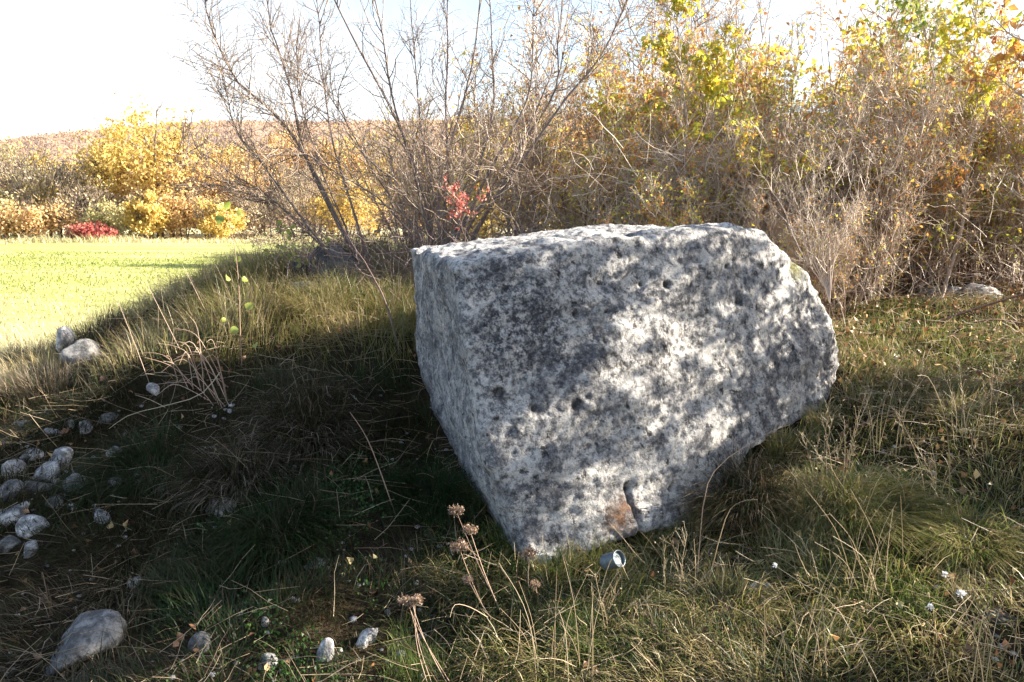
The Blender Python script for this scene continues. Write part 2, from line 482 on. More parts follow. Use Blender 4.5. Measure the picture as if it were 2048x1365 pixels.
def geo_axis(lo, hi, step, far_lo, far_hi, g=1.12):
    a = list(np.arange(lo, hi, step))
    s, v = step, hi
    while v < far_hi: a.append(v); s *= g; v += s
    a.append(far_hi)
    s, v, pre = step, lo - step, []
    while v > far_lo: pre.append(v); s *= g; v -= s
    pre.append(far_lo)
    return np.array(pre[::-1] + a)
gx = geo_axis(-4.6, 5.0, 0.045, -900, 900)
gy = geo_axis(1.2, 9.0, 0.045, -60, 1400)
X, Y = np.meshgrid(gx, gy)
Z = h(X, Y)
V = np.stack([X, Y, Z], -1).reshape(-1, 3)
nx, ny = len(gx), len(gy)
I = np.arange(nx * ny).reshape(ny, nx)
Q = np.stack([I[:-1, :-1], I[:-1, 1:], I[1:, 1:], I[1:, :-1]], -1).reshape(-1, 4)
fieldness = np.clip((-(X + 3.6) / 0.5), 0, 1) * np.clip((Y - 3.0) / 1.5, 0, 1)
fieldness = np.maximum(fieldness, np.clip((Y - 10.5) / 2, 0, 1))
fieldness = fieldness.reshape(-1)

def ground_mat():
    m, nt, out = new_mat("soil_and_meadow")
    geo = nt.nodes.new("ShaderNodeNewGeometry")
    P = geo.outputs['Position']
    n1 = noise_tex(nt, 1.4, 5, 0.6, P); n2 = noise_tex(nt, 14, 6, 0.7, P); n3 = noise_tex(nt, 70, 4, 0.7, P)
    soil = ramp(nt, n2, [(0.3, (0.018, 0.014, 0.010)), (0.5, (0.045, 0.034, 0.022)), (0.65, (0.055, 0.055, 0.022)), (0.8, (0.12, 0.09, 0.06))])
    soil = mixc(nt, 1.0, soil, ramp(nt, n3, [(0.3, (0.5, 0.5, 0.5)), (0.7, (1.4, 1.4, 1.4))]), 'MULTIPLY')
    mp = nt.nodes.new("ShaderNodeMapping"); mp.inputs['Scale'].default_value = (0.08, 0.35, 1)
    nt.links.new(P, mp.inputs[0])
    nb = noise_tex(nt, 1.6, 6, 0.7, mp.outputs[0])
    nf = noise_tex(nt, 5, 6, 0.75, P)
    g = ramp(nt, nf, [(0.3, (0.19, 0.25, 0.05)), (0.5, (0.34, 0.36, 0.12)), (0.7, (0.46, 0.44, 0.20))])
    g2 = mixc(nt, ramp(nt, nb, [(0.45, (0, 0, 0)), (0.68, (1, 1, 1))]), g, (0.52, 0.49, 0.24))
    # the near and the far rim of the meadow are dry and straw coloured
    sx = nt.nodes.new("ShaderNodeSeparateXYZ"); nt.links.new(P, sx.inputs[0])
    yy = mathn(nt, 'ADD', sx.outputs[1], mathn(nt, 'MULTIPLY', mathn(nt, 'SUBTRACT', n1, 0.5), 8))
    dry = ramp(nt, mathn(nt, 'DIVIDE', yy, 60), [(0.12, (1, 1, 1)), (0.24, (0, 0, 0)), (0.72, (0, 0, 0)), (0.85, (1, 1, 1))])
    g3 = mixc(nt, mathn(nt, 'MULTIPLY', dry, 0.8), g2, (0.56, 0.50, 0.33))
    col = mixc(nt, attr(nt, 'field'), soil, g3)
    b = nt.nodes.new("ShaderNodeBsdfDiffuse")
    nt.links.new(col, b.inputs[0])
    bp = nt.nodes.new("ShaderNodeBump"); bp.inputs['Strength'].default_value = 0.7; bp.inputs['Distance'].default_value = 0.04
    nt.links.new(mathn(nt, 'ADD', n2, mathn(nt, 'MULTIPLY', n3, 0.4)), bp.inputs['Height']); nt.links.new(bp.outputs[0], b.inputs['Normal'])
    nt.links.new(b.outputs[0], out.inputs[0])
    return m
ground = obj("ground", mesh_np("ground", V, [Q], None, True, {'field': fieldness}), ground_mat())
tag(ground, kind="structure")

# ------------------------------------------------------------------ far hill
def hillz(x, y):
    az = x / np.maximum(y, 1)
    ridge = 32 + 8 * np.clip((az + 0.65) / 0.3, 0, 1) + 3 * np.clip((az + 0.2) / 0.6, 0, 1)
    prof = np.clip((y - 95) / 265, 0, 1)
    prof = prof * prof * (3 - 2 * prof)
    return ridge * prof + prof * 2.0 * fbm2(x, y, 0.012, 3, 21) - 0.3
hx = np.linspace(-560, 520, 130); hy = np.concatenate([np.linspace(95, 380, 60), np.linspace(390, 700, 12)])
HX, HY = np.meshgrid(hx, hy)
HZ = hillz(HX, HY)
I = np.arange(HX.size).reshape(HX.shape)
Q = np.stack([I[:-1, :-1], I[:-1, 1:], I[1:, 1:], I[1:, :-1]], -1).reshape(-1, 4)
m, nt, out = new_mat("scrub_hillside")
geo = nt.nodes.new("ShaderNodeNewGeometry")
c = ramp(nt, noise_tex(nt, 0.05, 6, 0.7, geo.outputs['Position']), [(0.3, (0.38, 0.28, 0.21)), (0.5, (0.46, 0.34, 0.25)), (0.7, (0.50, 0.39, 0.28))])  # hill colours lightened in place of distance haze
d = nt.nodes.new("ShaderNodeBsdfDiffuse"); nt.links.new(c, d.inputs[0]); nt.links.new(d.outputs[0], out.inputs[0])
tag(obj("hill", mesh_np("hill", np.stack([HX, HY, HZ], -1).reshape(-1, 3), [Q], None, True), m), kind="structure")

# scrub wood covering the hill: small leafy clumps, one mass
n = 16000
wy = 95 + 290 * rng.random(n) ** 0.75; wx = (rng.uniform(-0.78, 0.25, n)) * wy * 1.0
per = 5
c = np.repeat(np.stack([wx, wy, hillz(wx, wy)], -1), per, 0)
sz = np.repeat(rng.uniform(0.45, 1.2, n), per)
off = norm(rng.normal(0, 1, (n * per, 3))) * (rng.random((n * per, 1)) ** 0.5) * sz[:, None]
off[:, 2] = np.abs(off[:, 2]) * 1.2
tt = np.clip(np.repeat(0.5 + 0.35 * fbm2(wx, wy, 0.03, 2, 33) + rng.normal(0, 0.14, n), per) + rng.normal(0, 0.08, n * per), 0, 1)
g = Geo(); g.add(*leaves(c + off, sz * 0.85, tt, 0, aspect=0.9))
M['wood'] = tint_mat("far_wood_leaf", [(0.0, (0.38, 0.28, 0.24)), (0.35, (0.46, 0.34, 0.27)), (0.6, (0.52, 0.38, 0.27)), (0.8, (0.58, 0.42, 0.26)), (1.0, (0.48, 0.40, 0.28))], 0.5, 0)  # pale wash of distance is mixed into these leaf colours
tag(obj("hillside_wood", g.mesh("hillside_wood"), M['wood']), "brown and orange scrub wood covering the far hill", "wood", kind="stuff")

# ------------------------------------------------------------------ trees at the far side of the meadow
M['fyellow'] = tint_mat("far_yellow_leaf", [(0.0, (0.50, 0.38, 0.10)), (0.4, (0.68, 0.50, 0.17)), (0.75, (0.78, 0.60, 0.22)), (1.0, (0.82, 0.72, 0.32))], 0.4, 0)  # far leaf and twig colours made paler to stand for haze and glare
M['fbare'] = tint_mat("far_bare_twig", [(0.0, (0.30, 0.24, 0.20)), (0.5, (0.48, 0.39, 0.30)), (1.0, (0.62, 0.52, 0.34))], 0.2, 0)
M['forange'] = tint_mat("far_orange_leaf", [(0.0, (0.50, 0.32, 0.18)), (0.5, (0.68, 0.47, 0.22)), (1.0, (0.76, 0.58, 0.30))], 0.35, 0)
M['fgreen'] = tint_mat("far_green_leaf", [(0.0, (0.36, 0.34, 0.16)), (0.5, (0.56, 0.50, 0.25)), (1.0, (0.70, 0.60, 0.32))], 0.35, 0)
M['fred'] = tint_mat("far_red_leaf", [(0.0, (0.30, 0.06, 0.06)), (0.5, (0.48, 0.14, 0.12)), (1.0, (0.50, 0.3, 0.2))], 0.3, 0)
def far_tree(px, top, Yd, width, kind, label, dens=1.0, gap=0.0, base_py=None, cat="tree"):
    """a tree of the far hedge: top at photo row `top`, Yd metres away, width in photo pixels"""
    p = at(px, top, Yd)
    bz = h1(p[0], Yd)
    H = p[2] - bz
    Wd = width * 1.3 / FPX * Yd / 2
    root = empty("far_shrub" if cat == "shrub" else "far_tree", (p[0], Yd, bz))
    tag(root, label, cat, "autumn trees and shrubs along the far edge of the meadow")
    rg = np.random.default_rng(int(px * 7 + top) + 5000)
    # trunk and limbs
    nt_ = 3 if H > 4 else 5
    b0 = np.zeros((nt_, 3)); b0[:, :2] = rg.normal(0, Wd * 0.15, (nt_, 2))
    P0 = wander(b0, np.array([0, 0, 1.0]) + rg.normal(0, 0.18, (nt_, 3)), H * 0.8, 6, 0.10, 0.1, rg)
    g = Geo(); g.add(*tubes(P0, taper(nt_, 6, H * 0.018, H * 0.006), 5, rg.random(nt_)))
    b1, d1, _, t1 = spawn(P0, 26, 0.25, 1.0, (0.4, 1.0), rg)
    P1 = wander(b1, d1, H * 0.33 * (1.2 - 0.5 * t1), 5, 0.15, 0.08, rg)
    P1[..., :2] *= np.clip(Wd / (np.abs(P1[..., :2]).max() + 1e-6), 0.5, 1.3)
    g.add(*tubes(P1, taper(26, 5, H * 0.007, H * 0.002), 3, rg.random(26)))
    b2, d2, _, _ = spawn(P1, 200, 0.2, 1.0, (0.3, 0.9), rg)
    P2 = wander(b2, d2, H * 0.15, 4, 0.2, 0.08, rg)
    g.add(*tubes(P2, taper(200, 4, H * 0.003 + 0.008, 0.012), 3, rg.random(200)))
    obj("trunk", g.mesh("trunk"), M['bark'], root)
    # crown: clumps in an uneven volume
    nc = int(34 * dens)
    ct = norm(rg.normal(0, 1, (nc, 3))) * (rg.random((nc, 1)) ** 0.4)
    ct = ct * np.array([Wd, Wd, H * 0.43]) + np.array([0, 0, H * 0.55])
    ct[:, 2] = np.clip(ct[:, 2], 0.3, H * 0.97)
    if kind == 'bare':
        per = 70
        c = np.repeat(ct, per, 0)
        cs = np.repeat(rg.uniform(0.5, 1.0, nc) * Wd * 0.5, per)
        c = c + rg.normal(0, 0.5, (nc * per, 3)) * cs[:, None]
        d = norm(c - np.array([0, 0, H * 0.05]) + rg.normal(0, 0.7, c.shape))
        g = Geo(); P = wander(c, d, rg.uniform(0.5, 1.1, len(c)) * H * 0.09, 3, 0.25, 0.1, rg)
        g.add(*tubes(P, taper(len(c), 3, 0.024, 0.012), 3, rg.random(len(c))))
        k = rg.integers(0, len(c), len(c) // 4)
        g.add(*leaves(P[k, 1] + rg.normal(0, 0.1, (len(k), 3)), 0.2, rg.random(len(k)), 0, rg))
        obj("crown", g.mesh("crown"), M['fbare'], root)
    else:
        per = 105
        c = np.repeat(ct, per, 0)
        cs = np.repeat(rg.uniform(0.35, 1.0, nc) * Wd * 0.42, per)
        c = c + rg.normal(0, 0.55, (nc * per, 3)) * cs[:, None] * np.array([1, 1, 0.8])
        c[:, 2] = np.maximum(c[:, 2], 0.1)
        tt = np.clip(np.repeat(0.5 + rg.normal(0, 0.22, nc), per) + rg.normal(0, 0.13, nc * per), 0, 1)
        g = Geo(); g.add(*leaves(c, rg.uniform(0.14, 0.34, len(c)) * (0.6 + H * 0.05), tt, 0.1, rg, 0.8))
        obj("crown", g.mesh("crown"), M['f' + kind], root)
    return root

FT = [
 (300, 222, 58, 180, 'yellow', "tallest bright yellow tree beyond the meadow", 1.8, "tree"),
 (215, 285, 60, 110, 'orange', "tawny tree just left of the tallest yellow tree", 1.0, "tree"),
 (120, 285, 64, 130, 'yellow', "golden tree in the far hedge with grey bare shrubs before it", 1.0, "tree"),
 (40, 292, 62, 150, 'green', "dull olive tree at the left end of the far hedge", 1.0, "tree"),
 (90, 330, 55, 130, 'bare', "pale grey bare tree before the golden tree in the far hedge", 1.1, "tree"),
 (-50, 295, 60, 150, 'bare', "bare grey tree cut off by the left picture edge", 1.0, "tree"),
 (10, 400, 53, 120, 'green', "olive greyish shrub at the far left hedge foot", 1.0, "shrub"),
 (170, 380, 54, 100, 'bare', "bare brown shrub above the red shrub", 1.0, "shrub"),
 (400, 300, 60, 130, 'orange', "orange tree just right of the tallest yellow tree", 1.1, "tree"),
 (455, 270, 66, 130, 'yellow', "yellow tree showing behind the leftmost bare stems", 1.0, "tree"),
 (540, 255, 68, 140, 'orange', "rust tree behind the grey bare stems by the ridge line", 1.1, "tree"),
 (640, 265, 66, 150, 'orange', "orange tree half hidden behind the grey thicket", 1.0, "tree"),
 (740, 260, 64, 150, 'yellow', "yellow orange tree deep behind the bare thicket", 1.0, "tree"),
 (840, 270, 62, 150, 'orange', "dim orange tree furthest right behind the bare thicket", 1.0, "tree"),
 (290, 385, 50, 60, 'yellow', "small lemon yellow shrub at the foot of the tallest yellow tree", 1.1, "shrub"),
 (440, 400, 51, 70, 'yellow', "low yellow shrub beside the bare stems at the meadow edge", 1.0, "shrub"),
 (365, 395, 52, 100, 'orange', "low orange shrub between the two low yellow shrubs", 1.0, "shrub"),
 (230, 405, 52, 90, 'green', "low olive shrub left of the small lemon yellow shrub", 1.0, "shrub"),
 (180, 450, 48, 70, 'red', "low dark red shrub at the far meadow edge", 0.9, "shrub"),
 (520, 380, 54, 110, 'bare', "bare grey shrub at the meadow edge behind the leaning stems", 1.0, "shrub"),
 (600, 350, 56, 120, 'bare', "bare brown tree behind the leaning stems", 1.0, "tree"),
 (700, 360, 56, 120, 'yellow', "yellow shrub showing low through the bare thicket", 1.0, "shrub"),
 (1010, 200, 27, 190, 'yellow', "yellow tree on the meadow hidden behind the tall bare stems", 1.0, "tree"),
 (930, 290, 33, 150, 'orange', "orange tree on the meadow behind the foot of the tall bare stems", 1.0, "tree"),
 (1180, 200, 31, 190, 'orange', "rusty tree on the meadow behind the yellow climber", 1.0, "tree"),
 (-10, 350, 56, 120, 'orange', "tawny tree low at the left picture edge", 1.2, "tree"),
 (160, 330, 57, 130, 'yellow', "golden shrub between the two left golden trees", 1.2, "tree"),
 (60, 400, 52, 120, 'orange', "low tawny shrub before the pale grey bare tree", 1.2, "shrub"),
 (340, 330, 56, 130, 'orange', "tawny lower tree leaning on the tallest one's right", 1.2, "tree"),
 (500, 330, 57, 130, 'orange', "rusty tree seen through the leaning bare stems", 1.2, "tree"),
]
for (px, top, Yd, wd, kind, lab, dens, cat) in FT:
    far_tree(px, top, Yd, wd, kind, lab, dens, cat=cat)
# dry herbs along the hedge foot: one strip
n = 9000
x = rng.uniform(-45, 2, n); y = 47.0 + rng.normal(0, 1.4, n) + (x + 20) * 0.02
g = Geo(); g.add(*blades(np.stack([x, y, h(x, y)], -1), rng.uniform(0.1, 0.45, n) * (1 + 0.8 * (fbm2(x, y, 0.3, 2, 4) > 0.3)), 0.05, rng.normal(0, 0.5, (n, 2)), 0.6, np.clip(rng.normal(0.9, 0.15, n), 0, 1), 3))
tag(obj("hedge_foot_grass", g.mesh("hedge_foot_grass"), M['fieldgrass']), "tall dry grass along the far edge of the meadow", "grass", kind="stuff")

# ------------------------------------------------------------------ the great stone block
A0 = at(905, 528, 3.50); T0 = at(1060, 1140, 3.30); R0 = at(1672, 735, 4.50)
PN = norm(np.cross(T0 - A0, R0 - A0))
if PN[1] > 0: PN = -PN                       # towards the camera
def onface(px, py):
    d = at(px, py, 1.0) - CAM
    return CAM + d * (np.dot(A0 - CAM, PN) / np.dot(d, PN))
OUT = [(908, 530), (980, 514), (1080, 500), (1180, 489), (1290, 478), (1390, 468), (1460, 466), (1497, 472), (1518, 500), (1560, 528),
       (1612, 560), (1645, 612), (1662, 665), (1676, 715), (1674, 770), (1652, 805), (1600, 835), (1540, 862), (1470, 905), (1430, 945), (1405, 995),
       (1380, 1030), (1320, 1048), (1250, 1058), (1200, 1085), (1150, 1100), (1105, 1128), (1060, 1142), (1034, 1100), (1018, 1040),
       (990, 960), (962, 870), (944, 780), (930, 690), (917, 600)]
front = np.array([onface(*p) for p in OUT])
back_dir = np.array([-0.27, 0.96, 0.0])
depths = []
for (px, py) in OUT:
    depths.append(1.25)
depths = np.array(depths)
# back outline: pushed back, drawn in a little on the right so that the block tapers
BK = front + back_dir * depths[:, None]
cen = front.mean(0)
rightness = np.clip((front[:, 0] - cen[0]) / 1.0, 0, 1)
BK[:, 0] -= 0.25 * rightness
topness = np.clip((front[:, 2] - cen[2]) / 0.6, 0, 1)
BK[:, 2] += 0.02 * topness
bottom = np.clip((cen[2] - front[:, 2]) / 0.7, 0, 1)
BK[:, 0] -= 0.05 * bottom + 0.15 * bottom * np.clip((0.25 - front[:, 0]) / 0.2, 0, 1) + 0.015 * (front[:, 0] < 0.1)
bm = bmesh.new()
vf = [bm.verts.new(p) for p in front]; vb = [bm.verts.new(p) for p in BK]
bm.faces.new(vf); bm.faces.new(vb[::-1])
for i in range(len(vf)):
    j = (i + 1) % len(vf)
    bm.faces.new((vf[j], vf[i], vb[i], vb[j]))
bmesh.ops.recalc_face_normals(bm, faces=bm.faces)
me = bpy.data.meshes.new("tmp"); bm.to_mesh(me); bm.free()
tmp = bpy.data.objects.new("tmp", me); COL.objects.link(tmp)
md = tmp.modifiers.new("r", 'REMESH'); md.mode = 'VOXEL'; md.voxel_size = 0.0125
md = tmp.modifiers.new("s", 'SMOOTH'); md.factor = 0.5; md.iterations = 24
dg = bpy.context.evaluated_depsgraph_get()
ev = tmp.evaluated_get(dg)
me2 = bpy.data.meshes.new_from_object(ev)
bpy.data.objects.remove(tmp)
nv = len(me2.vertices)
co = np.zeros(nv * 3, np.float32); me2.vertices.foreach_get("co", co); co = co.reshape(-1, 3).astype(float)
no = np.zeros(nv * 3, np.float32); me2.vertex_normals.foreach_get("vector", no); no = no.reshape(-1, 3).astype(float)
facing = np.clip(no @ PN, 0, 1)
tdir = norm(np.cross(np.array([0, 0, 1.0]), PN)); tdir = tdir * np.sign(tdir[0])
uu = np.clip((co - A0) @ tdir / np.linalg.norm((R0 - A0) @ tdir), 0, 1)
fr = np.clip(1 + ((co - A0) @ PN) / 0.7, 0, 1)
bul = 0.17 * np.where(uu < 0.42, 1 - ((0.42 - uu) / 0.42) ** 2, 1 - ((uu - 0.42) / 0.58) ** 2)
co = co + PN * (bul * fr ** 2)[:, None]
warp = co + 0.02 * np.stack([fbm(co * 5, 2, 1), fbm(co * 5, 2, 2), fbm(co * 5, 2, 3)], -1)
disp = 0.030 * fbm(co * 2.2, 3, 40) + 0.008 * fbm(warp * 7, 4, 50) + 0.007 * (np.abs(fbm(warp * 15, 3, 60)) - 0.4) + 0.005 * fbm(co * 40, 2, 70)
ring_hole_shade = np.zeros(nv); rust = np.zeros(nv); moss = np.zeros(nv)
def facedist(px, py):
    c_ = onface(px, py)
    return np.linalg.norm((co - c_) - ((co - c_) @ PN)[:, None] * PN, axis=1), c_
for (px, py, r, dep) in [(1122, 637, .017, .035), (1120, 815, .024, .014), (1180, 725, .022, .012), (1245, 580, .012, .03), (1410, 545, .014, .03), (1435, 612, .022, .03),
                         (1290, 582, .018, .03), (1220, 975, .014, .03), (1300, 975, .010, .05), (1355, 1000, .022, .04), (1050, 820, .02, .02), (990, 785, .014, .02), (1565, 540, .02, .02), (1640, 740, .014, .02), (1170, 692, .012, .02)]:
    dd, _ = facedist(px, py)
    wgt = np.exp(-(dd / r) ** 2) * (facing > 0.2)
    disp -= dep * wgt
    if px not in (1180,): ring_hole_shade = np.maximum(ring_hole_shade, np.clip(wgt * 1.3 - 0.1, 0, 1) * 0.9)  # shade inside the holes is painted dark, along with the lichen rings
for (px, py, r) in [(1180, 727, .034), (1204, 742, .016), (990, 785, .022), (1370, 566, .016)]:
    dd, _ = facedist(px, py)
    ang = 0.004 * fbm(co * 60, 2, 90)
    ring_hole_shade = np.maximum(ring_hole_shade, np.exp(-(((dd + ang) - r) / 0.007) ** 2) * (facing > 0.2))
# crack near the foot with its shade painted in, rust stain beside it
crack = [(1215, 965), (1222, 1000), (1236, 1030), (1242, 1065), (1238, 1090)]
for k in range(len(crack) - 1):
    for s in np.linspace(0, 1, 5):
        dd, _ = facedist(crack[k][0] * (1 - s) + crack[k + 1][0] * s, crack[k][1] * (1 - s) + crack[k + 1][1] * s)
        wgt = np.exp(-(dd / 0.012) ** 2)
        disp -= 0.014 * wgt; ring_hole_shade = np.maximum(ring_hole_shade, wgt * 0.8)
dd, _ = facedist(1205, 1030); rust = np.clip(np.exp(-(dd / 0.07) ** 2) * 1.5 * (0.6 + fbm(co * 20, 2, 5)), 0, 1)
dd, _ = facedist(1020, 640); lichen_shade = np.clip(1.25 - dd / 0.42 + 0.35 * fbm(co * 6, 3, 8), 0, 1)  # dark lichen, plus the face's shaded areas darkened by the same mask
dd, _ = facedist(1300, 690); lichen_shade = np.maximum(lichen_shade, 0.7 * np.clip(1.1 - dd / 0.3 + 0.4 * fbm(co * 6, 3, 9), 0, 1)) * (0.35 + 0.65 * facing)
dd, _ = facedist(1575, 542); moss = np.clip(np.exp(-(dd / 0.06) ** 2) * 1.2, 0, 1)
disp += 0.02 * np.clip(no[:, 2], 0, 1) * fbm(co * np.array([2, 14, 14]), 2, 77)
co2 = co + no * disp[:, None]
me2.vertices.foreach_set("co", co2.astype(np.float32).reshape(-1))
side = np.clip(-(no[:, 0]) * 1.6 - 0.5, 0, 1)
for k, a in (('ring_hole_shade', ring_hole_shade), ('rust', rust), ('moss', moss), ('side', side), ('lichen_shade', lichen_shade)):
    at_ = me2.attributes.new(k, 'FLOAT', 'POINT'); at_.data.foreach_set("value", a.astype(np.float32))
me2.polygons.foreach_set("use_smooth", np.ones(len(me2.polygons), bool))
me2.update(); me2.name = "stone_block"
stone = obj("stone_block", me2, M['bigrock'])
tag(stone, "huge weathered grey limestone block tilted on its corner in the grass", "stone block")
STONE_C = co2.mean(0)
def in_stone(x, y, pad=0.0):
    """is (x, y) under the block's footprint near ground level"""
    low = co2[co2[:, 2] < h(co2[:, 0], co2[:, 1]) + 0.12]
    gxy = np.floor(low[:, :2] / 0.06).astype(int)
    cells = set(map(tuple, gxy))
    q = np.floor(np.stack([x, y], -1) / 0.06).astype(int)
    return np.array([tuple(c) in cells for c in q])

# ------------------------------------------------------------------ loose rocks
def rock_mesh(name, size, seed, sub=4, planes=9, rough=0.035):
    rg = np.random.default_rng(seed)
    bm = bmesh.new(); bmesh.ops.create_icosphere(bm, subdivisions=sub, radius=1.0)
    d = norm(np.array([v.co[:] for v in bm.verts]))
    F = np.array([[v.index for v in f.verts] for f in bm.faces]); bm.free()
    n = norm(rg.normal(0, 1, (planes, 3))); dist = rg.uniform(0.42, 0.85, planes)
    q = d @ n.T
    rr = np.where(q > 0.05, dist[None] / np.maximum(q, 0.05), 9)
    rr = -np.log(np.exp(-rr * 50).sum(1) + 1e-18) / 50
    rr = np.clip(rr, 0.3, 1.1)
    V = d * rr[:, None]
    V = V * rg.uniform(0.8, 1.25, 3)
    V = V * (1 + rough * fbm(d * 3 + seed, 3, seed)[:, None] + rough * 0.7 * fbm(d * 8 + seed, 2, seed + 5)[:, None])
    return mesh_np(name, V * np.asarray(size), [F], None, True)

def place_rock(px, py, Yd, size, label, mat='rock', rot=None, seed=None, sub=4, sink=0.3, cat="rock", group="pale stones lying in the grass", name="rock", planes=9):
    p = at(px, py, Yd)
    sd = seed if seed is not None else int(px * 3 + py) + 10
    rg = np.random.default_rng(sd)
    o = obj(name, rock_mesh(name, size, sd, sub, planes), M[mat])
    # let the ray find the ground in front so that the stone rests on it
    o.location = p
    gz = h1(p[0], p[1])
    o.location.z = max(p[2], gz + size[2] * 0.12) if False else gz + size[2] * 0.02
    o.rotation_euler = rot if rot else (rg.uniform(-.6, .6), rg.uniform(-.6, .6), rg.uniform(0, 6))
    tag(o, label, cat, group)
    return o

def ground_y(px, py, y0=1.8, y1=12):
    """distance at which the sight line through a pixel meets the ground"""
    ys = np.linspace(y0, y1, 1500)
    P = np.array([at(px, py, 1.0) - CAM])
    pts = CAM + P * ys[:, None]
    below = pts[:, 2] < h(pts[:, 0], pts[:, 1])
    return float(ys[np.argmax(below)]) if below.any() else y1

def rock_on(px, py, wpx, hpx, label, mat='rock', **k):
    Yd = ground_y(px, py + hpx * 0.3)
    s = wpx / FPX * Yd / 2 * 1.3
    return place_rock(px, py, Yd, (s, s * 0.8, hpx / FPX * Yd / 2 * 1.25), label, mat, **k)

rock_on(165, 1262, 150, 110, "broad blue grey stone lying alone at the lower left", 'shaderock', sub=4, seed=31, rot=(0.2, -0.5, 0.6))
rock_on(272, 1157, 42, 30, "small pale stone just above the broad blue grey stone", 'whiterock')
rock_on(648, 1290, 36, 84, "narrow white upright stone at the bottom edge", 'whiterock', rot=(0.1, 0.2, 0.5))
rock_on(735, 1265, 50, 54, "white knobbly stone right of the narrow upright one", 'whiterock')
rock_on(775, 1222, 18, 20, "tiny white pebble above the white knobbly stone", 'whiterock')
rock_on(532, 1315, 46, 56, "dull greenish grey stone low in the grass left of the narrow white one", 'rock')
rock_on(440, 1005, 50, 70, "white stone wedged in the slope amid dark grass", 'whiterock', rot=(0.2, 0.4, 0.2))
rock_on(530, 1240, 22, 24, "small grey stone above the dull greenish grey stone", 'rock')
rock_on(65, 1045, 66, 44, "flat slanting pale stone at the left edge", 'whiterock')
rock_on(30, 1015, 80, 48, "rounded mossy grey stone behind the flat slanting pale one", 'rock')
rock_on(100, 935, 80, 60, "largest pale stone of the heap on the left slope", 'whiterock', sub=4)
rock_on(30, 930, 60, 46, "blue white stone at the left end of the heap", 'whiterock')
rock_on(64, 905, 40, 30, "small stone on top of the heap on the left slope", 'whiterock')
rock_on(45, 845, 40, 36, "pale stone alone above the heap on the left slope", 'whiterock')
rock_on(170, 848, 42, 30, "right one of two pale stones near the crossed straws", 'whiterock')
rock_on(140, 845, 28, 26, "left one of two pale stones near the crossed straws", 'rock')
rock_on(308, 772, 30, 34, "blue grey stone beneath the bent dry stalks", 'whiterock')
rk = place_rock(160, 678, 5.1, (0.16, 0.13, 0.13), "big pale boulder on the left rim of the mound against the meadow", 'shaderock', sub=4); rk.location.z = at(160, 690, 5.1)[2] - 0.06
rk = place_rock(128, 655, 5.5, (0.08, 0.09, 0.10), "sunlit white boulder behind the big pale boulder on the rim", 'whiterock', sub=4); rk.location.z = at(128, 668, 5.5)[2] - 0.04
rock_on(1520, 1172, 78, 42, "flat blue grey stone right of the tin can", 'whiterock')
rock_on(1165, 1352, 44, 30, "blue white stone cut by the bottom edge", 'whiterock')
rock_on(575, 1120, 40, 34, "brownish half buried stone in the dark slope", 'rock')
rock_on(1880, 575, 100, 66, "white rock under the pale sapling at the thicket edge", 'whiterock', sub=4, sink=0.1)
rock_on(1965, 580, 90, 40, "cream flat rock right of the white rock at the thicket edge", 'whiterock', sub=4, sink=0.1)
rock_on(1815, 590, 40, 40, "dark rock left of the white rock at the thicket edge", 'darkrock')
rock_on(2005, 1225, 60, 34, "brown half hidden stone near the right edge among flowers", 'darkrock')
hl = ["angular", "split", "squarish", "slab like", "knobbly", "wedge shaped", "rounded", "pointed"]; hr = np.random.default_rng(77)
HP = [(20, 975, 70, 50), (120, 905, 60, 44), (150, 960, 56, 40), (75, 965, 60, 46), (15, 880, 50, 40), (225, 900, 40, 26), (110, 1000, 44, 30), (205, 1030, 36, 30), (60, 1090, 50, 34), (15, 1080, 50, 40), (20, 870, 44, 30), (110, 860, 40, 28), (215, 830, 36, 28), (230, 960, 30, 24)]
WH = ["at the heap's left end", "at the heap's top right", "at the heap's right end", "in the heap's middle", "at the heap's upper left", "just outside the heap's right side", "at the heap's lower edge", "alone right of the flat slanting stone", "below the flat slanting pale stone", "at the left edge under the mossy stone", "above the heap at the picture edge", "above the heap beside the leaning straw", "right of the two pale stones near the crossed straws", "far right of the heap in the grass"]
for q, (a_, b_, c_, d_) in enumerate(HP):
    rock_on(a_, b_, c_, d_, hl[q % 8] + " blue white stone " + WH[q], 'whiterock' if q % 3 else 'shaderock')
rock_on(330, 1130, 60, 40, "low grey stone half sunk right of the small pale stone", 'shaderock')
rock_on(400, 1280, 70, 44, "flat grey stone half sunk between the broad blue grey one and the bottom edge", 'shaderock')
rock_on(640, 1120, 40, 26, "small pale stone in the dark hollow of the slope", 'whiterock')
# mound pile: boulder coloured dark for a hollow's shadow, grey stone before it
place_rock(655, 520, 6.1, (0.26, 0.26, 0.30), "boulder under the leaning stems on the mound, darkened for a shadowed hollow", 'darkrock', sub=4, group="stones of the mound")
place_rock(592, 530, 6.2, (0.12, 0.14, 0.16), "small dark stone left of the darkened boulder", 'darkrock', group="stones of the mound")
place_rock(632, 570, 5.9, (0.20, 0.16, 0.09), "flat lilac grey stone just below the darkened boulder", 'rock', group="stones of the mound")
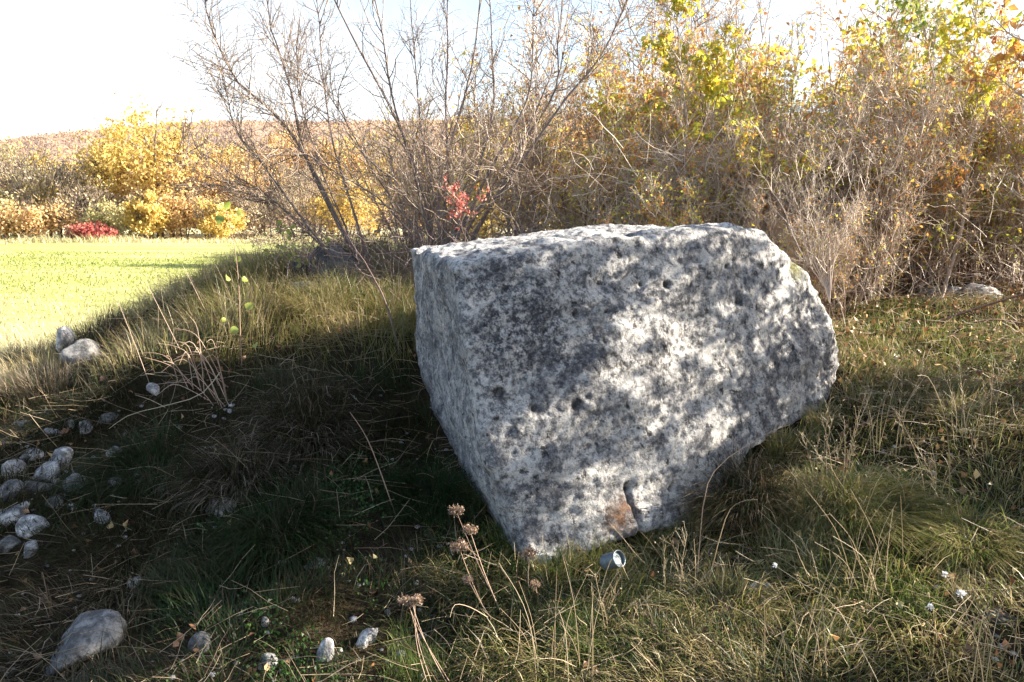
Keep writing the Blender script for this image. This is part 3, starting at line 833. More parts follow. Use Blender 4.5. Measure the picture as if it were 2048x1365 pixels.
# pebbles scattered through the soil: nobody could count them
g = Geo()
base_r = [rock_mesh("p", (1, 0.8, 0.6), s, 1, 8, 0.1) for s in range(4)]
for k in range(520):
    if k < 330: x_, y_ = rng.uniform(-2.6, 0.2), rng.uniform(2.3, 4.4)
    else: x_, y_ = rng.uniform(-0.5, 2.6), rng.uniform(2.3, 4.0)
    m_ = base_r[k % 4]
    v = np.zeros(len(m_.vertices) * 3, np.float32); m_.vertices.foreach_get("co", v); v = v.reshape(-1, 3)
    f = np.array([p.vertices[:] for p in m_.polygons])
    a = rng.uniform(0, 6.28); s = rng.uniform(0.006, 0.022) * (1.5 if rng.random() < 0.1 else 1)
    R_ = np.array([[math.cos(a), -math.sin(a), 0], [math.sin(a), math.cos(a), 0], [0, 0, 1]])
    g.add((v * s) @ R_.T + np.array([x_, y_, h1(x_, y_) + s * 0.2]), [f])
tag(obj("pebbles", g.mesh("pebbles", True), M['rock']), "small pale pebbles strewn over the soil between the grass", "pebbles", kind="stuff")

# ------------------------------------------------------------------ grass and ground cover
def scatter(n, x0, x1, y0, y1, dens=None, fov=True, rg=rng):
    x = rg.uniform(x0, x1, int(n)); y = rg.uniform(y0, y1, int(n))
    k = np.ones(len(x), bool)
    if dens is not None: k &= rg.random(len(x)) < dens(x, y)
    if fov: k &= (np.abs(x) < 0.70 * y + 0.25)
    x, y = x[k], y[k]
    k = ~in_stone(x, y)
    x, y = x[k], y[k]
    return x, y, h(x, y)

def slope(x, y, e=0.15):
    return np.stack([-(h(x + e, y) - h(x - e, y)) / (2 * e), -(h(x, y + e) - h(x, y - e)) / (2 * e)], -1)

def clump_dir(x, y, s, seed):
    a = fbm2(x, y, s, 2, seed) * 5
    return np.stack([np.cos(a), np.sin(a)], -1)

def clip01(v): return np.clip(v, 0.0, 1.0)

# 1 long fine olive grass of the mound (lit part)
x, y, z = scatter(150000, -4.0, 3.8, 4.4, 10.5, lambda x, y: clip01((y - 4.4) / 0.8) * clip01((x + 4.0) / 0.5) * (0.50 + 0.5 * (fbm2(x, y, 2.5, 2, 11) > -0.15)) * np.where(x > 0.9, 0.8, 1.0))
Hn = fbm2(x, y, 2.2, 3, 12)
H = np.clip(0.14 + 0.11 * Hn + rng.normal(0, 0.03, len(x)), 0.05, 0.36) * np.where(x > 0.9, 0.55, 1.35)
ln = clump_dir(x, y, 1.8, 13) * 0.35 + slope(x, y) * 0.8 + rng.normal(0, 0.3, (len(x), 2))
T = clip01(np.where(x > 0.9, 0.46, 0.68) + 0.2 * fbm2(x, y, 1.6, 2, 14) + rng.normal(0, 0.15, len(x)))
g = Geo(); g.add(*blades(np.stack([x, y, z], -1), H, rng.uniform(0.002, 0.005, len(x)), ln, rng.uniform(0.2, 0.9, len(x)), T, 3))
tag(obj("mound_grass", g.mesh("mound_grass"), M['grass']), "long olive and straw coloured grass on top of the mound", "grass", kind="stuff")

# 2 dark matted grass of the near slope, shade put into its colour
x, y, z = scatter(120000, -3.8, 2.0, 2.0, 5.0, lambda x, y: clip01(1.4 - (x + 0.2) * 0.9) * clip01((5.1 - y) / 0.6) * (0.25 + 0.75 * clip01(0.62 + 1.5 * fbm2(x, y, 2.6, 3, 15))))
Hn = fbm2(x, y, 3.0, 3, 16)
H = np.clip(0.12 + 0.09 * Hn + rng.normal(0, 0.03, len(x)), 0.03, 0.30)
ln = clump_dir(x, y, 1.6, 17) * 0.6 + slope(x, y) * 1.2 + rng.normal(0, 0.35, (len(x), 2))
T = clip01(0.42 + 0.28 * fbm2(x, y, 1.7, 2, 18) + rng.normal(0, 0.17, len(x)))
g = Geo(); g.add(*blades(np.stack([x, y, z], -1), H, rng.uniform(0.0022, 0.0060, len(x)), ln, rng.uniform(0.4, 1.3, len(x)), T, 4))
tag(obj("slope_grass", g.mesh("slope_grass"), M['shadegrass']), "dark matted grass on the shaded slope left of the block", "grass", kind="stuff")

# 3 right foreground grass: mixed, with pale dead strands
x, y, z = scatter(115000, -0.6, 3.6, 2.0, 5.2, lambda x, y: clip01(0.2 + (x + 0.3) * 1.2) * (0.3 + 0.7 * clip01(0.55 + 1.5 * fbm2(x, y, 2.8, 3, 25))))
H = np.clip(0.10 + 0.08 * fbm2(x, y, 3.0, 3, 26) + rng.normal(0, 0.03, len(x)), 0.03, 0.28)
ln = clump_dir(x, y, 1.6, 27) * 0.6 + slope(x, y) * 0.8 + rng.normal(0, 0.4, (len(x), 2))
T = clip01(0.58 + 0.28 * fbm2(x, y, 1.7, 2, 28) + rng.normal(0, 0.18, len(x)))
g = Geo(); g.add(*blades(np.stack([x, y, z], -1), H, rng.uniform(0.0022, 0.0060, len(x)), ln, rng.uniform(0.3, 1.3, len(x)), T, 4))
tag(obj("verge_grass", g.mesh("verge_grass"), M['grass']), "mixed green and brown grass right of and below the block", "grass", kind="stuff")

# 4 dead strands lying criss-cross
x, y, z = scatter(19000, -3.6, 3.6, 2.0, 7.0, lambda x, y: np.where((x < -0.4) & (y < 4.8), 0.45, 1.0) * (0.3 + 0.7 * clip01(0.4 + 1.4 * fbm2(x, y, 2.0, 2, 35))))
d = rng.normal(0, 1, (len(x), 3)) * np.array([1, 1, 0.22]) + np.array([0, 0, 0.12])
P = wander(np.stack([x, y, z + rng.uniform(0.0, 0.09, len(x))], -1), d, rng.uniform(0.08, 0.30, len(x)), 4, 0.12, -0.03)
P[..., 2] = np.maximum(P[..., 2], h(P[..., 0], P[..., 1]) + 0.006)
g = Geo(); g.add(*tubes(P, taper(len(x), 4, 0.0015, 0.0008), 3, clip01(rng.normal(0.42, 0.25, len(x)))))
tag(obj("dead_grass_strands", g.mesh("dead_grass_strands"), M['straw']), "pale dead grass strands lying criss-cross over the turf", "dry grass", kind="stuff")

# 5 bright short grass below the block
x, y, z = scatter(42000, -0.45, 1.6, 2.3, 3.5, lambda x, y: clip01(1.3 - ((y - 2.78 - 0.10 * x) / 0.24) ** 2) * clip01(0.5 + 1.6 * fbm2(x, y, 3.5, 2, 45)))
g = Geo(); g.add(*blades(np.stack([x, y, z], -1), rng.uniform(0.04, 0.12, len(x)), rng.uniform(0.0016, 0.0035, len(x)), clump_dir(x, y, 3, 46) * 0.4 + rng.normal(0, 0.5, (len(x), 2)), rng.uniform(0.2, 1.0, len(x)), clip01(rng.normal(0.36, 0.14, len(x))), 4))
M['fresh'] = tint_mat("fresh_blade", [(0.0, (0.06, 0.10, 0.02)), (0.5, (0.15, 0.20, 0.045)), (1.0, (0.42, 0.38, 0.18))], 0.4, 0.02)
tag(obj("fresh_grass", g.mesh("fresh_grass"), M['fresh']), "short fresh green grass just below the block", "grass", kind="stuff")

# 6 meadow blades near the mound
x = rng.uniform(-22, 3, 70000); y = rng.uniform(4.5, 34, 70000) ** 1.0
k = (x < -0.2 * y + 1.5 - 3.0 * (y < 11)) & (np.abs(x) < 0.72 * y + 1) & (rng.random(len(x)) < 12 / np.maximum(y, 12)) & ((x < -3.6) | (y > 10.5))
x, y = x[k], y[k]
g = Geo(); g.add(*blades(np.stack([x, y, h(x, y)], -1), rng.uniform(0.04, 0.13, len(x)) * (1 + (y < 11) * 0.8), 0.008 + 0.0009 * y, rng.normal(0, 0.5, (len(x), 2)), 0.6, clip01(0.5 + 0.55 * fbm2(x, y, 0.22, 3, 3) + rng.normal(0, 0.15, len(x)) + 0.4 * clip01((13 - y) / 4)), 3))
tag(obj("meadow_grass", g.mesh("meadow_grass"), M['fieldgrass']), "short sunny green grass of the meadow", "grass", kind="stuff")

# 7 small leaves of the mossy cover and fallen leaves
x, y, z = scatter(26000, -1.6, 0.5, 2.3, 4.0, lambda x, y: clip01(0.4 + 2.2 * fbm2(x, y, 2.2, 2, 55)) * clip01(1 - ((x + 0.45) / 1.0) ** 2))
g = Geo(); g.add(*leaves(np.stack([x, y, z + rng.uniform(0.005, 0.05, len(x))], -1), rng.uniform(0.008, 0.018, len(x)), clip01(rng.normal(0.3, 0.2, len(x))), -1.5, aspect=0.9))
M['cover'] = tint_mat("ground_cover_leaf", [(0.0, (0.02, 0.06, 0.012)), (0.5, (0.05, 0.12, 0.02)), (1.0, (0.16, 0.26, 0.06))], 0.25, 0.03)
tag(obj("ground_cover", g.mesh("ground_cover"), M['cover']), "tiny green leaves creeping over the soil left of the block's foot", "ground cover", kind="stuff")
x, y, z = scatter(16000, -3.0, 5.0, 2.2, 9.0, lambda x, y: np.where((x > 1.6) & (y > 4.2), 1.0, np.where(x > 0.3, 0.35, 0.12)))
g = Geo(); g.add(*leaves(np.stack([x, y, z + rng.uniform(0.01, 0.06, len(x))], -1), rng.uniform(0.02, 0.05, len(x)), rng.random(len(x)), -0.2, aspect=0.7))
tag(obj("fallen_leaves", g.mesh("fallen_leaves"), M['litter']), "brown and rust fallen leaves scattered on the ground", "leaves", kind="stuff")

Yp = ground_y(1725, 575); pc = at(1725, 575, Yp)
x = pc[0] + rng.normal(0, 0.2, 2200); y = pc[1] + rng.normal(0, 0.22, 2200)
g = Geo(); g.add(*leaves(np.stack([x, y, h(x, y) + np.abs(rng.normal(0, 0.07, len(x)))], -1), rng.uniform(0.03, 0.07, len(x)), clip01(rng.normal(0.6, 0.2, len(x))), -0.2, aspect=0.4))
tag(obj("leaf_pile", g.mesh("leaf_pile"), M['litter']), "drift of rust brown dead fern leaves at the thicket's edge right of the block", "leaves", kind="stuff")

# tussocks: things of their own
def tussock(px, py, n, H, spread, tint, label, lean=(0, 0), group="grass tussocks", mat='grass', bend=(0.6, 1.5)):
    Yd = ground_y(px, py); p = at(px, py, Yd); bz = h1(p[0], p[1]); n = int(n * 0.62)
    rg = np.random.default_rng(int(px + py))
    a = rg.uniform(0, 6.28, n); r = spread * np.sqrt(rg.random(n))
    bx, by = r * np.cos(a), r * np.sin(a)
    b = np.stack([bx, by, h(p[0] + bx, p[1] + by) - bz - 0.01], -1)
    d = np.stack([np.cos(a), np.sin(a)], -1) * rg.uniform(0.2, 1.0, (n, 1)) + np.array(lean) + rg.normal(0, 0.15, (n, 2))
    g = Geo(); g.add(*blades(b, H * rg.uniform(0.5, 1.1, n), 0.0016 + 0.0045 * rg.random(n) ** 2, d, rg.uniform(*bend, n), clip01(rg.normal(tint, 0.2, n)), 5, rg, 0.13))
    o = obj("grass_tussock", g.mesh("grass_tussock"), M[mat], None, (p[0], p[1], bz))
    tag(o, label, "grass tussock", group)
    return o
tussock(1740, 1040, 4200, 0.30, 0.16, 0.55, "fine lime green drooping tussock in the sun right of the block's foot", (0.4, -0.5))
tussock(1640, 1020, 2200, 0.24, 0.12, 0.66, "yellowish tussock touching the left side of the lime green one", (0.0, -0.3))
tussock(1930, 1090, 2200, 0.22, 0.14, 0.5, "green tussock left of the right picture edge above the white flowers", (-0.2, -0.4))
tussock(1440, 1230, 2600, 0.22, 0.17, 0.62, "olive tussock below the flat blue grey stone", (-0.2, -0.2))
tussock(1480, 1010, 2400, 0.36, 0.14, 0.62, "dark brown tussock hanging beneath the block's right underside", (-0.3, -0.5), mat='shadegrass')
tussock(620, 860, 3600, 0.34, 0.22, 0.66, "brown matted tussock high on the shaded slope", (0.2, -0.8), mat='shadegrass')
tussock(470, 960, 2800, 0.32, 0.18, 0.68, "brown tussock hanging over the wedged white stone", (0.1, -0.8), mat='shadegrass')
tussock(860, 1010, 2600, 0.26, 0.14, 0.18, "dark green tussock against the block's left foot", (-0.2, -0.4), mat='shadegrass')
tussock(560, 1080, 2400, 0.28, 0.18, 0.3, "dark green tussock in the middle of the shaded slope", (0.2, -0.5), mat='shadegrass')
tussock(290, 950, 2400, 0.30, 0.2, 0.35, "green dark tussock beside the crossed straws", (-0.3, -0.6), mat='shadegrass')
tussock(640, 620, 2400, 0.28, 0.2, 0.66, "sunlit straw tussock on the mound under the leaning stems", (-0.1, -0.4))
tussock(520, 560, 2400, 0.30, 0.2, 0.58, "olive upright tussock on the mound's left brow", (-0.2, -0.1), bend=(0.2, 0.7))
tussock(400, 560, 2400, 0.34, 0.22, 0.64, "tall grey olive tussock on the mound's left rim against the meadow", (-0.1, 0.0), bend=(0.1, 0.6))
tussock(790, 620, 2200, 0.26, 0.16, 0.60, "yellow green tussock beside the block's upper left corner", (-0.1, -0.3), bend=(0.3, 0.9))
for q, (a_, b_, t_, l_) in enumerate([(1105, 1150, .4, "small green tuft under the block's lowest tip"), (1180, 1120, .5, "straw tuft between the lowest tip and the tin can"), (1310, 1090, .55, "small brown tuft right of the tin can"),
                       (1010, 1090, .3, "dark green tuft left of the block's lowest tip"), (960, 1010, .35, "dark tuft against the block's narrow side"), (1400, 1050, .6, "straw tuft under the block's right foot"),
                       (1560, 900, .6, "tuft reaching up under the block's right underside"), (1640, 850, .65, "tuft at the block's right corner"), (1255, 1165, .5, "green tuft in front of the tin can")]):
    tussock(a_, b_, 700, 0.15, 0.07, t_, l_, (0, -0.1), "tufts round the block's foot", bend=(0.2, 1.0))
tussock(60, 735, 2400, 0.34, 0.25, 0.7, "purplish tussock on the rim before the straw coloured meadow edge", (-0.2, 0.1), mat='shadegrass', bend=(0.1, 0.5))
tussock(190, 700, 2400, 0.30, 0.2, 0.6, "dark tussock on the rim right of the big pale boulder", (-0.2, 0.1), mat='shadegrass', bend=(0.1, 0.5))
tussock(90, 800, 2000, 0.26, 0.2, 0.7, "purplish brown tussock on the left rim of the slope", (-0.3, 0.1), mat='shadegrass', bend=(0.2, 0.7))

# ------------------------------------------------------------------ shrubs
def catmull(pts, m):
    pts = np.asarray(pts, float)
    n = len(pts); t = np.linspace(0, n - 1, m)
    out = np.zeros((m, 3))
    for k, s in enumerate(t):
        i = min(int(s), n - 2); f = s - i
        p0, p1, p2, p3 = pts[max(i - 1, 0)], pts[i], pts[i + 1], pts[min(i + 2, n - 1)]
        out[k] = 0.5 * ((2 * p1) + (-p0 + p2) * f + (2 * p0 - 5 * p1 + 4 * p2 - p3) * f ** 2 + (-p0 + 3 * p1 - 3 * p2 + p3) * f ** 3)
    return out

def twigs_of(P0, g, rg, n1, L1, n2, L2, n3=0, L3=0.1, r1=0.004, t0=0.25, tint=0.5, up=0.08):
    """side shoots of the stems P0; adds them to g, gives the finest lines back for leaves"""
    w = np.linalg.norm(P0[:, -1] - P0[:, 0], axis=1); w = w / w.sum()
    b, d, _, t = spawn(P0, n1, t0, 1.0, (0.35, 1.0), rg, w)
    P1 = wander(b, d, L1 * rg.uniform(0.5, 1.2, n1) * (1.25 - 0.6 * t), 7, 0.14, up, rg)
    g.add(*tubes(P1, taper(n1, 7, r1, r1 * 0.35), 3, clip01(rg.normal(tint, 0.18, n1))))
    b, d, _, t = spawn(P1, n2, 0.1, 1.0, (0.4, 1.2), rg)
    P2 = wander(b, d, L2 * rg.uniform(0.4, 1.2, n2), 5, 0.2, up, rg)
    g.add(*tubes(P2, taper(n2, 5, r1 * 0.5, r1 * 0.22), 3, clip01(rg.normal(tint + 0.05, 0.2, n2))))
    last = P2
    if n3:
        b, d, _, t = spawn(P2, n3, 0.1, 1.0, (0.4, 1.2), rg)
        P3 = wander(b, d, L3 * rg.uniform(0.4, 1.2, n3), 3, 0.2, up, rg)
        g.add(*tubes(P3, taper(n3, 3, r1 * 0.32, r1 * 0.18), 3, clip01(rg.normal(tint + 0.1, 0.2, n3))))
        last = P3
    return P1, P2, last

def stem_shrub(name, lines, radii, label, base, barkm, twigm, n, rg, L=(0.5, 0.22, 0.1), tint=0.5, leafy=None, cat="shrub", group=None, r1=0.004, t0=0.25, up=0.08):
    """a shrub whose main stems follow given lines (world space); each stem is a part"""
    root = empty(name, base)
    tag(root, label, cat, group)
    K = 16
    P0 = []
    for pts, r in zip(lines, radii):
        c = catmull(pts, K)
        c = c + np.cumsum(rg.normal(0, 0.006, (K, 3)), 0) * (np.linspace(0, 1, K)[:, None])
        c[0, 2] -= 0.05
        P0.append(c)
        g = Geo(); g.add(*tubes(c[None], taper(1, K, r, r * 0.28), 6, np.array([rg.random()])))
        obj("stem", g.mesh("stem", True, base), barkm, root)
    P0 = np.array(P0)
    g = Geo()
    P1, P2, P3 = twigs_of(P0, g, rg, n[0], L[0], n[1], L[1], n[2], L[2], r1, t0, tint, up)
    o = obj("twigs", g.mesh("twigs", False, base), twigm, root); o["kind"] = "stuff"
    if leafy:
        for (cnt, size, mat, clump) in leafy:
            k = rg.integers(0, len(P3), cnt)
            c = P3[k, rg.integers(1, P3.shape[1], cnt)]
            if clump: 
                keep = fbm(c * clump[0] + clump[2], 2, int(clump[2])) > clump[1]
                c = c[keep]
            g = Geo(); g.add(*leaves(c, rg.uniform(0.6, 1.2, len(c)) * size, clip01(rg.normal(0.5, 0.24, len(c))), 0.6, rg))
            o = obj("leaves", g.mesh("leaves", False, base), M[mat], root); o["kind"] = "stuff"
    return root

def L_(Y0, Y1, *pp):
    """a stem through photo pixels, its distance going from Y0 at the foot to Y1 at the tip"""
    n = len(pp)
    return [at(px, py, Y0 + (Y1 - Y0) * k / (n - 1)) for k, (px, py) in enumerate(pp)]

rg = np.random.default_rng(101)
GRP = "bare grey shrubs behind the block"
# A: leaning left, from the mound beside the dark boulder
A = [L_(6.2, 5.9, (735, 560), (680, 450), (620, 330), (560, 240), (480, 170), (425, 60), (405, -40)),
     L_(6.2, 6.3, (730, 550), (660, 420), (605, 300), (575, 160), (545, 60), (530, -50)),
     L_(6.2, 5.6, (700, 545), (620, 470), (540, 395), (460, 345), (390, 300)),
     L_(6.3, 6.8, (745, 545), (700, 400), (665, 270), (650, 120), (640, -30)),
     L_(6.0, 6.0, (690, 550), (600, 430), (520, 320), (470, 250), (440, 120)),
     L_(6.3, 6.4, (720, 540), (690, 450), (640, 330), (600, 200), (590, 80)),
     L_(6.2, 5.8, (700, 550), (640, 480), (570, 420), (500, 390), (420, 370))]
b = A[0][0]
stem_shrub("bare_shrub", A, [.014, .013, .009, .012, .011, .010, .008], "bare grey shrub leaning left over the mound against the white sky", b, M['bark'], M['twig'], (200, 1000, 1900), rg, (0.50, 0.24, 0.11), 0.35, group=GRP, r1=0.0045)
# B: the tall bare stems right behind the block's left top
B = [L_(6.3, 6.2, (870, 495), (850, 400), (795, 245), (720, 100), (660, -20), (640, -80)),
     L_(6.3, 6.6, (880, 495), (880, 380), (912, 250), (945, 130), (962, -40)),
     L_(6.4, 6.8, (885, 495), (895, 330), (890, 200), (893, 60), (885, -60)),
     L_(6.3, 6.0, (865, 495), (830, 350), (790, 200), (770, 60), (745, -50)),
     L_(6.5, 6.8, (900, 490), (960, 330), (990, 210), (985, 90), (975, -50)),
     L_(6.4, 7.0, (905, 495), (985, 330), (1055, 190), (1062, 60), (1070, -60)),
     L_(6.4, 6.6, (920, 490), (1000, 350), (1110, 190), (1125, 80), (1140, -50)),
     L_(6.4, 6.2, (930, 495), (1010, 370), (1130, 200), (1200, 110), (1255, -10), (1280, -60)),
     L_(6.2, 6.0, (860, 500), (800, 420), (740, 330), (690, 230), (650, 160)),
     L_(6.6, 7.0, (890, 490), (850, 300), (830, 130), (822, -50)),
     L_(6.1, 5.6, (850, 500), (760, 400), (680, 350), (600, 300), (540, 290)),
     L_(6.6, 7.0, (940, 490), (1040, 300), (1110, 120), (1130, -50))]
for dx, dy in ((-150, 170), (-110, 120), (-60, 190), (40, 160), (90, 190), (150, 170), (200, 130), (120, 110), (-190, 110), (10, 220)):
    B.append(L_(6.2, 6.0, (885, 495), (885 + dx * 0.45, 495 - dy * 0.6), (885 + dx, 495 - dy)))
b = B[0][0]
stem_shrub("bare_shrub", B, [.014, .017, .014, .013, .015, .014, .013, .015, .009, .011, .008, .011] + [.006] * 10, "tall bare many stemmed shrub fanning out behind the block's left top", b, M['bark'], M['twig'], (320, 1700, 2800), rg, (0.55, 0.26, 0.12), 0.35, group=GRP, r1=0.0048)
# single long whip crossing the mound before the block's left side
C = [L_(4.35, 6.0, (862, 900), (812, 760), (772, 610), (735, 540), (690, 470), (650, 410))]
stem_shrub("leaning_whip", C, [.009], "long thin dark stem leaning left across the mound by the block", C[0][0], M['brownbark'], M['darktwig'], (7, 20, 30), rg, (0.25, 0.12, 0.06), 0.4, cat="stem", r1=0.002)
# pale saplings at the right
D = [L_(7.2, 7.2, (1853, 540), (1845, 420), (1866, 300), (1870, 200), (1840, 60), (1825, -60))]
stem_shrub("sapling", D, [.028], "pale barked sapling rising from the white rock near the right edge", D[0][0], M['palebark'], M['twig'], (40, 240, 500), rg, (0.6, 0.25, 0.1), 0.7, [(900, 0.06, 'greeny', None)], "sapling", "saplings in the thicket", t0=0.35)
D = [L_(6.4, 6.8, (1880, 600), (1925, 450), (1935, 320), (1958, 220), (1952, 100), (1965, -50))]
stem_shrub("sapling", D, [.017], "thin brown sapling just right of the pale barked one", D[0][0], M['palebark'], M['twig'], (40, 240, 400), rg, (0.5, 0.22, 0.1), 0.6, [(1100, 0.06, 'yellow', None)], "sapling", "saplings in the thicket", t0=0.3)
D = [L_(6.6, 6.6, (1440, 440), (1395, 330), (1370, 230), (1352, 100), (1340, -40)), L_(6.6, 6.8, (1445, 440), (1420, 300), (1440, 150), (1460, -20))]
stem_shrub("climber_shrub", D, [.010, .010], "slender shrub hung with bright yellow leaves above the block's top", D[0][0], M['palebark'], M['twig'], (60, 420, 900), rg, (0.35, 0.16, 0.09), 0.6, [(2600, 0.06, 'yellow', (2.2, -0.1, 3))], "shrub", "yellow leaved shrubs")
# dry bushy herb just right of the block
E = [L_(5.0, 5.2, (1660, 590), (1640 + dx * 0.5, 500), (1650 + dx, 400 + abs(dx) * 0.4), (1655 + dx * 1.5, 330 + abs(dx) * 0.6)) for dx in (-75, -52, -35, -15, 0, 14, 30, 48, 70)]
stem_shrub("dry_bush", E, [.0035] * 9, "pale dry twiggy bush standing at the block's right shoulder", E[0][0], M['palebark'], M['twig'], (70, 400, 700), rg, (0.26, 0.13, 0.07), 0.6, None, "bush", r1=0.0022, t0=0.15)

# thicket shrubs: a few kinds, copied
def make_thicket_shrub(seed, nst, H, spread, counts, leafy, tint, barkm='brownbark', twigm='twig'):
    rg = np.random.default_rng(seed)
    H = H * 0.9
    root = empty("thicket_shrub", (0, 0, 0))
    b0 = np.concatenate([rg.normal(0, 0.12, (nst, 2)), np.zeros((nst, 1)) - 0.05], 1)
    d0 = np.concatenate([rg.normal(0, spread, (nst, 2)), np.ones((nst, 1))], 1)
    P0 = wander(b0, d0, H * rg.uniform(0.65, 1.1, nst), 12, 0.07, 0.05, rg)
    for k in range(nst):
        r = rg.uniform(0.006, 0.014)
        g = Geo(); g.add(*tubes(P0[k:k + 1], taper(1, 12, r, r * 0.3), 5, np.array([rg.random()])))
        obj("stem", g.mesh("stem", True), M[barkm], root)
    g = Geo()
    P1, P2, P3 = twigs_of(P0, g, rg, counts[0], 0.55, counts[1], 0.25, counts[2], 0.11, 0.0062, 0.08, tint)
    o = obj("twigs", g.mesh("twigs"), M[twigm], root); o["kind"] = "stuff"
    for (cnt, size, mat, thr) in leafy:
        k = rg.integers(0, len(P3), cnt)
        c = P3[k, rg.integers(1, P3.shape[1], cnt)]
        c = c[fbm(c * 2.0 + seed, 2, seed) > thr]
        g = Geo(); g.add(*leaves(c, rg.uniform(0.5, 1.2, len(c)) * size, clip01(rg.normal(0.5, 0.25, len(c))), 0.6, rg))
        o = obj("leaves", g.mesh("leaves"), M[mat], root); o["kind"] = "stuff"
    return root
KINDS = {
 'bare':   make_thicket_shrub(11, 18, 2.6, 0.22, (140, 1100, 2600), [(500, 0.05, 'orange', -1), (500, 0.05, 'yellow', 0)], 0.65, 'palebark'),
 'bare2':  make_thicket_shrub(12, 18, 2.1, 0.28, (140, 1200, 3400), [(900, 0.045, 'orange', -1), (700, 0.05, 'yellow', 0.0)], 0.6),
 'yellow': make_thicket_shrub(13, 17, 2.4, 0.24, (120, 1050, 3000), [(6000, 0.058, 'yellow', 0.0), (2200, 0.055, 'orange', -1)], 0.75),
 'orange': make_thicket_shrub(14, 17, 2.3, 0.25, (120, 1050, 3000), [(5000, 0.054, 'orange', -0.05), (1600, 0.056, 'yellow', -1)], 0.7),
 'greeny': make_thicket_shrub(15, 17, 2.2, 0.26, (120, 1050, 3000), [(3000, 0.052, 'greeny', 0.0), (2400, 0.056, 'yellow', -1)], 0.75),
}
KINDS['clumpy'] = make_thicket_shrub(16, 10, 2.2, 0.34, (110, 700, 2200), [(9000, 0.06, 'orange', 0.22), (3000, 0.05, 'yellow', 0.35)], 0.55)
used = {k: False for k in KINDS}
def thicket(kind, x, y, s, rz, label, group="shrubs of the thicket"):
    o = copy_tree(KINDS[kind]) if used[kind] else KINDS[kind]
    used[kind] = True
    o.location = (x, y, h1(x, y)); o.rotation_euler = (0, 0, rz); o.scale = (s, s, s)
    tag(o, label, "shrub", group)
TH = [
 ('bare', 0.05, 7.6, 0.95, 0.3, "brown bare shrub behind the tall many stemmed one"),
 ('bare2', -0.75, 7.2, 0.72, 1.1, "low bare brown shrub left of the tall stems' foot"),
 ('orange', 0.6, 7.2, 0.62, 2.2, "low rust leaved shrub right of the tall stems' foot"),
 ('yellow', 1.05, 8.2, 0.9, 4.0, "yellow dotted shrub with the block's top middle below it"),
 ('orange', 1.15, 7.0, 0.78, 5.0, "rust dotted shrub just above the block's top middle"),
 ('yellow', 1.75, 7.8, 1.02, 0.0, "bright yellow leaved shrub behind the slender climber"),
 ('yellow', 2.35, 8.2, 1.0, 1.0, "yellow leaved shrub rising behind the dry bush"),
 ('greeny', 2.55, 7.4, 0.92, 2.0, "yellow green shrub between the dry bush and the pale sapling"),
 ('bare', 2.75, 6.2, 0.72, 0.9, "upright pale bare shrub foremost between the dry bush and the pale sapling"),
 ('bare', 1.45, 6.4, 0.66, 2.7, "upright pale bare shrub foremost above the block's top middle"),
 ('bare', 3.5, 6.7, 0.85, 3.9, "upright bare shrub just left of the pale sapling's trunk"),
 ('bare', 4.35, 6.9, 0.9, 5.4, "upright bare shrub right of the thin brown sapling"),
 ('orange', 1.15, 6.0, 0.50, 1.3, "low rust and gold shrub left of centre over the block's top"),
 ('yellow', 1.95, 6.5, 0.62, 4.1, "low golden shrub behind the block's right shoulder"),
 ('yellow', 2.95, 6.5, 0.66, 2.2, "low golden shrub left of the pale sapling's foot"),
 ('orange', 3.55, 6.9, 0.68, 5.1, "low rust shrub beside the pale sapling's foot"),
 ('greeny', 4.2, 6.9, 0.72, 0.6, "low lime and yellow shrub at the right edge over the fallen branch"),
 ('bare2', 2.35, 5.75, 0.40, 1.9, "knee high dead brush behind the dry bush"),
 ('bare2', 2.05, 5.9, 0.48, 4.4, "knee high dead brush peeping over the block's sloping right shoulder"),
 ('bare2', 2.2, 6.6, 0.74, 3.3, "low bare pinkish shrub close behind the block's right shoulder"),
 ('yellow', 3.35, 8.0, 1.05, 4.4, "yellow dotted shrub directly behind the pale sapling"),
 ('bare', 3.05, 6.8, 0.74, 5.2, "bare upright shrub left of the pale sapling's foot"),
 ('yellow', 4.35, 7.6, 0.95, 0.7, "yellow and orange shrub at the right picture edge"),
 ('orange', 5.1, 8.6, 0.95, 1.9, "russet shrub behind the right edge shrub"),
 ('orange', 3.95, 8.6, 0.95, 2.9, "rusty shrub behind the two saplings"),
 ('bare', 2.9, 10.0, 1.4, 3.7, "tall bare shrub against the sky above the yellow green one"),
 ('bare', 4.6, 10.2, 1.45, 4.9, "tall bare shrub against the sky above the saplings"),
 ('bare', 1.5, 10.0, 1.4, 5.9, "tall bare shrub against the sky above the climber"),
 ('orange', 0.3, 9.2, 0.85, 0.9, "distant rusty shrub seen low between the tall stems"),
 ('bare2', -1.1, 8.6, 0.70, 2.5, "low bare shrub behind the darkened boulder"),
 ('yellow', 4.3, 7.3, 0.85, 2.3, "yellow leaved shrub between the saplings and the right edge"),
 ('orange', 1.6, 6.5, 0.6, 0.3, "low orange leaved shrub peeping over the block's top right"),
 ('greeny', 3.5, 7.4, 0.7, 1.3, "low green shrub at the white rock"),
 ('bare2', 4.75, 6.9, 0.62, 0.4, "low tangled shrub at the right edge above the fallen branches"),
]
for a in TH: thicket(*a)
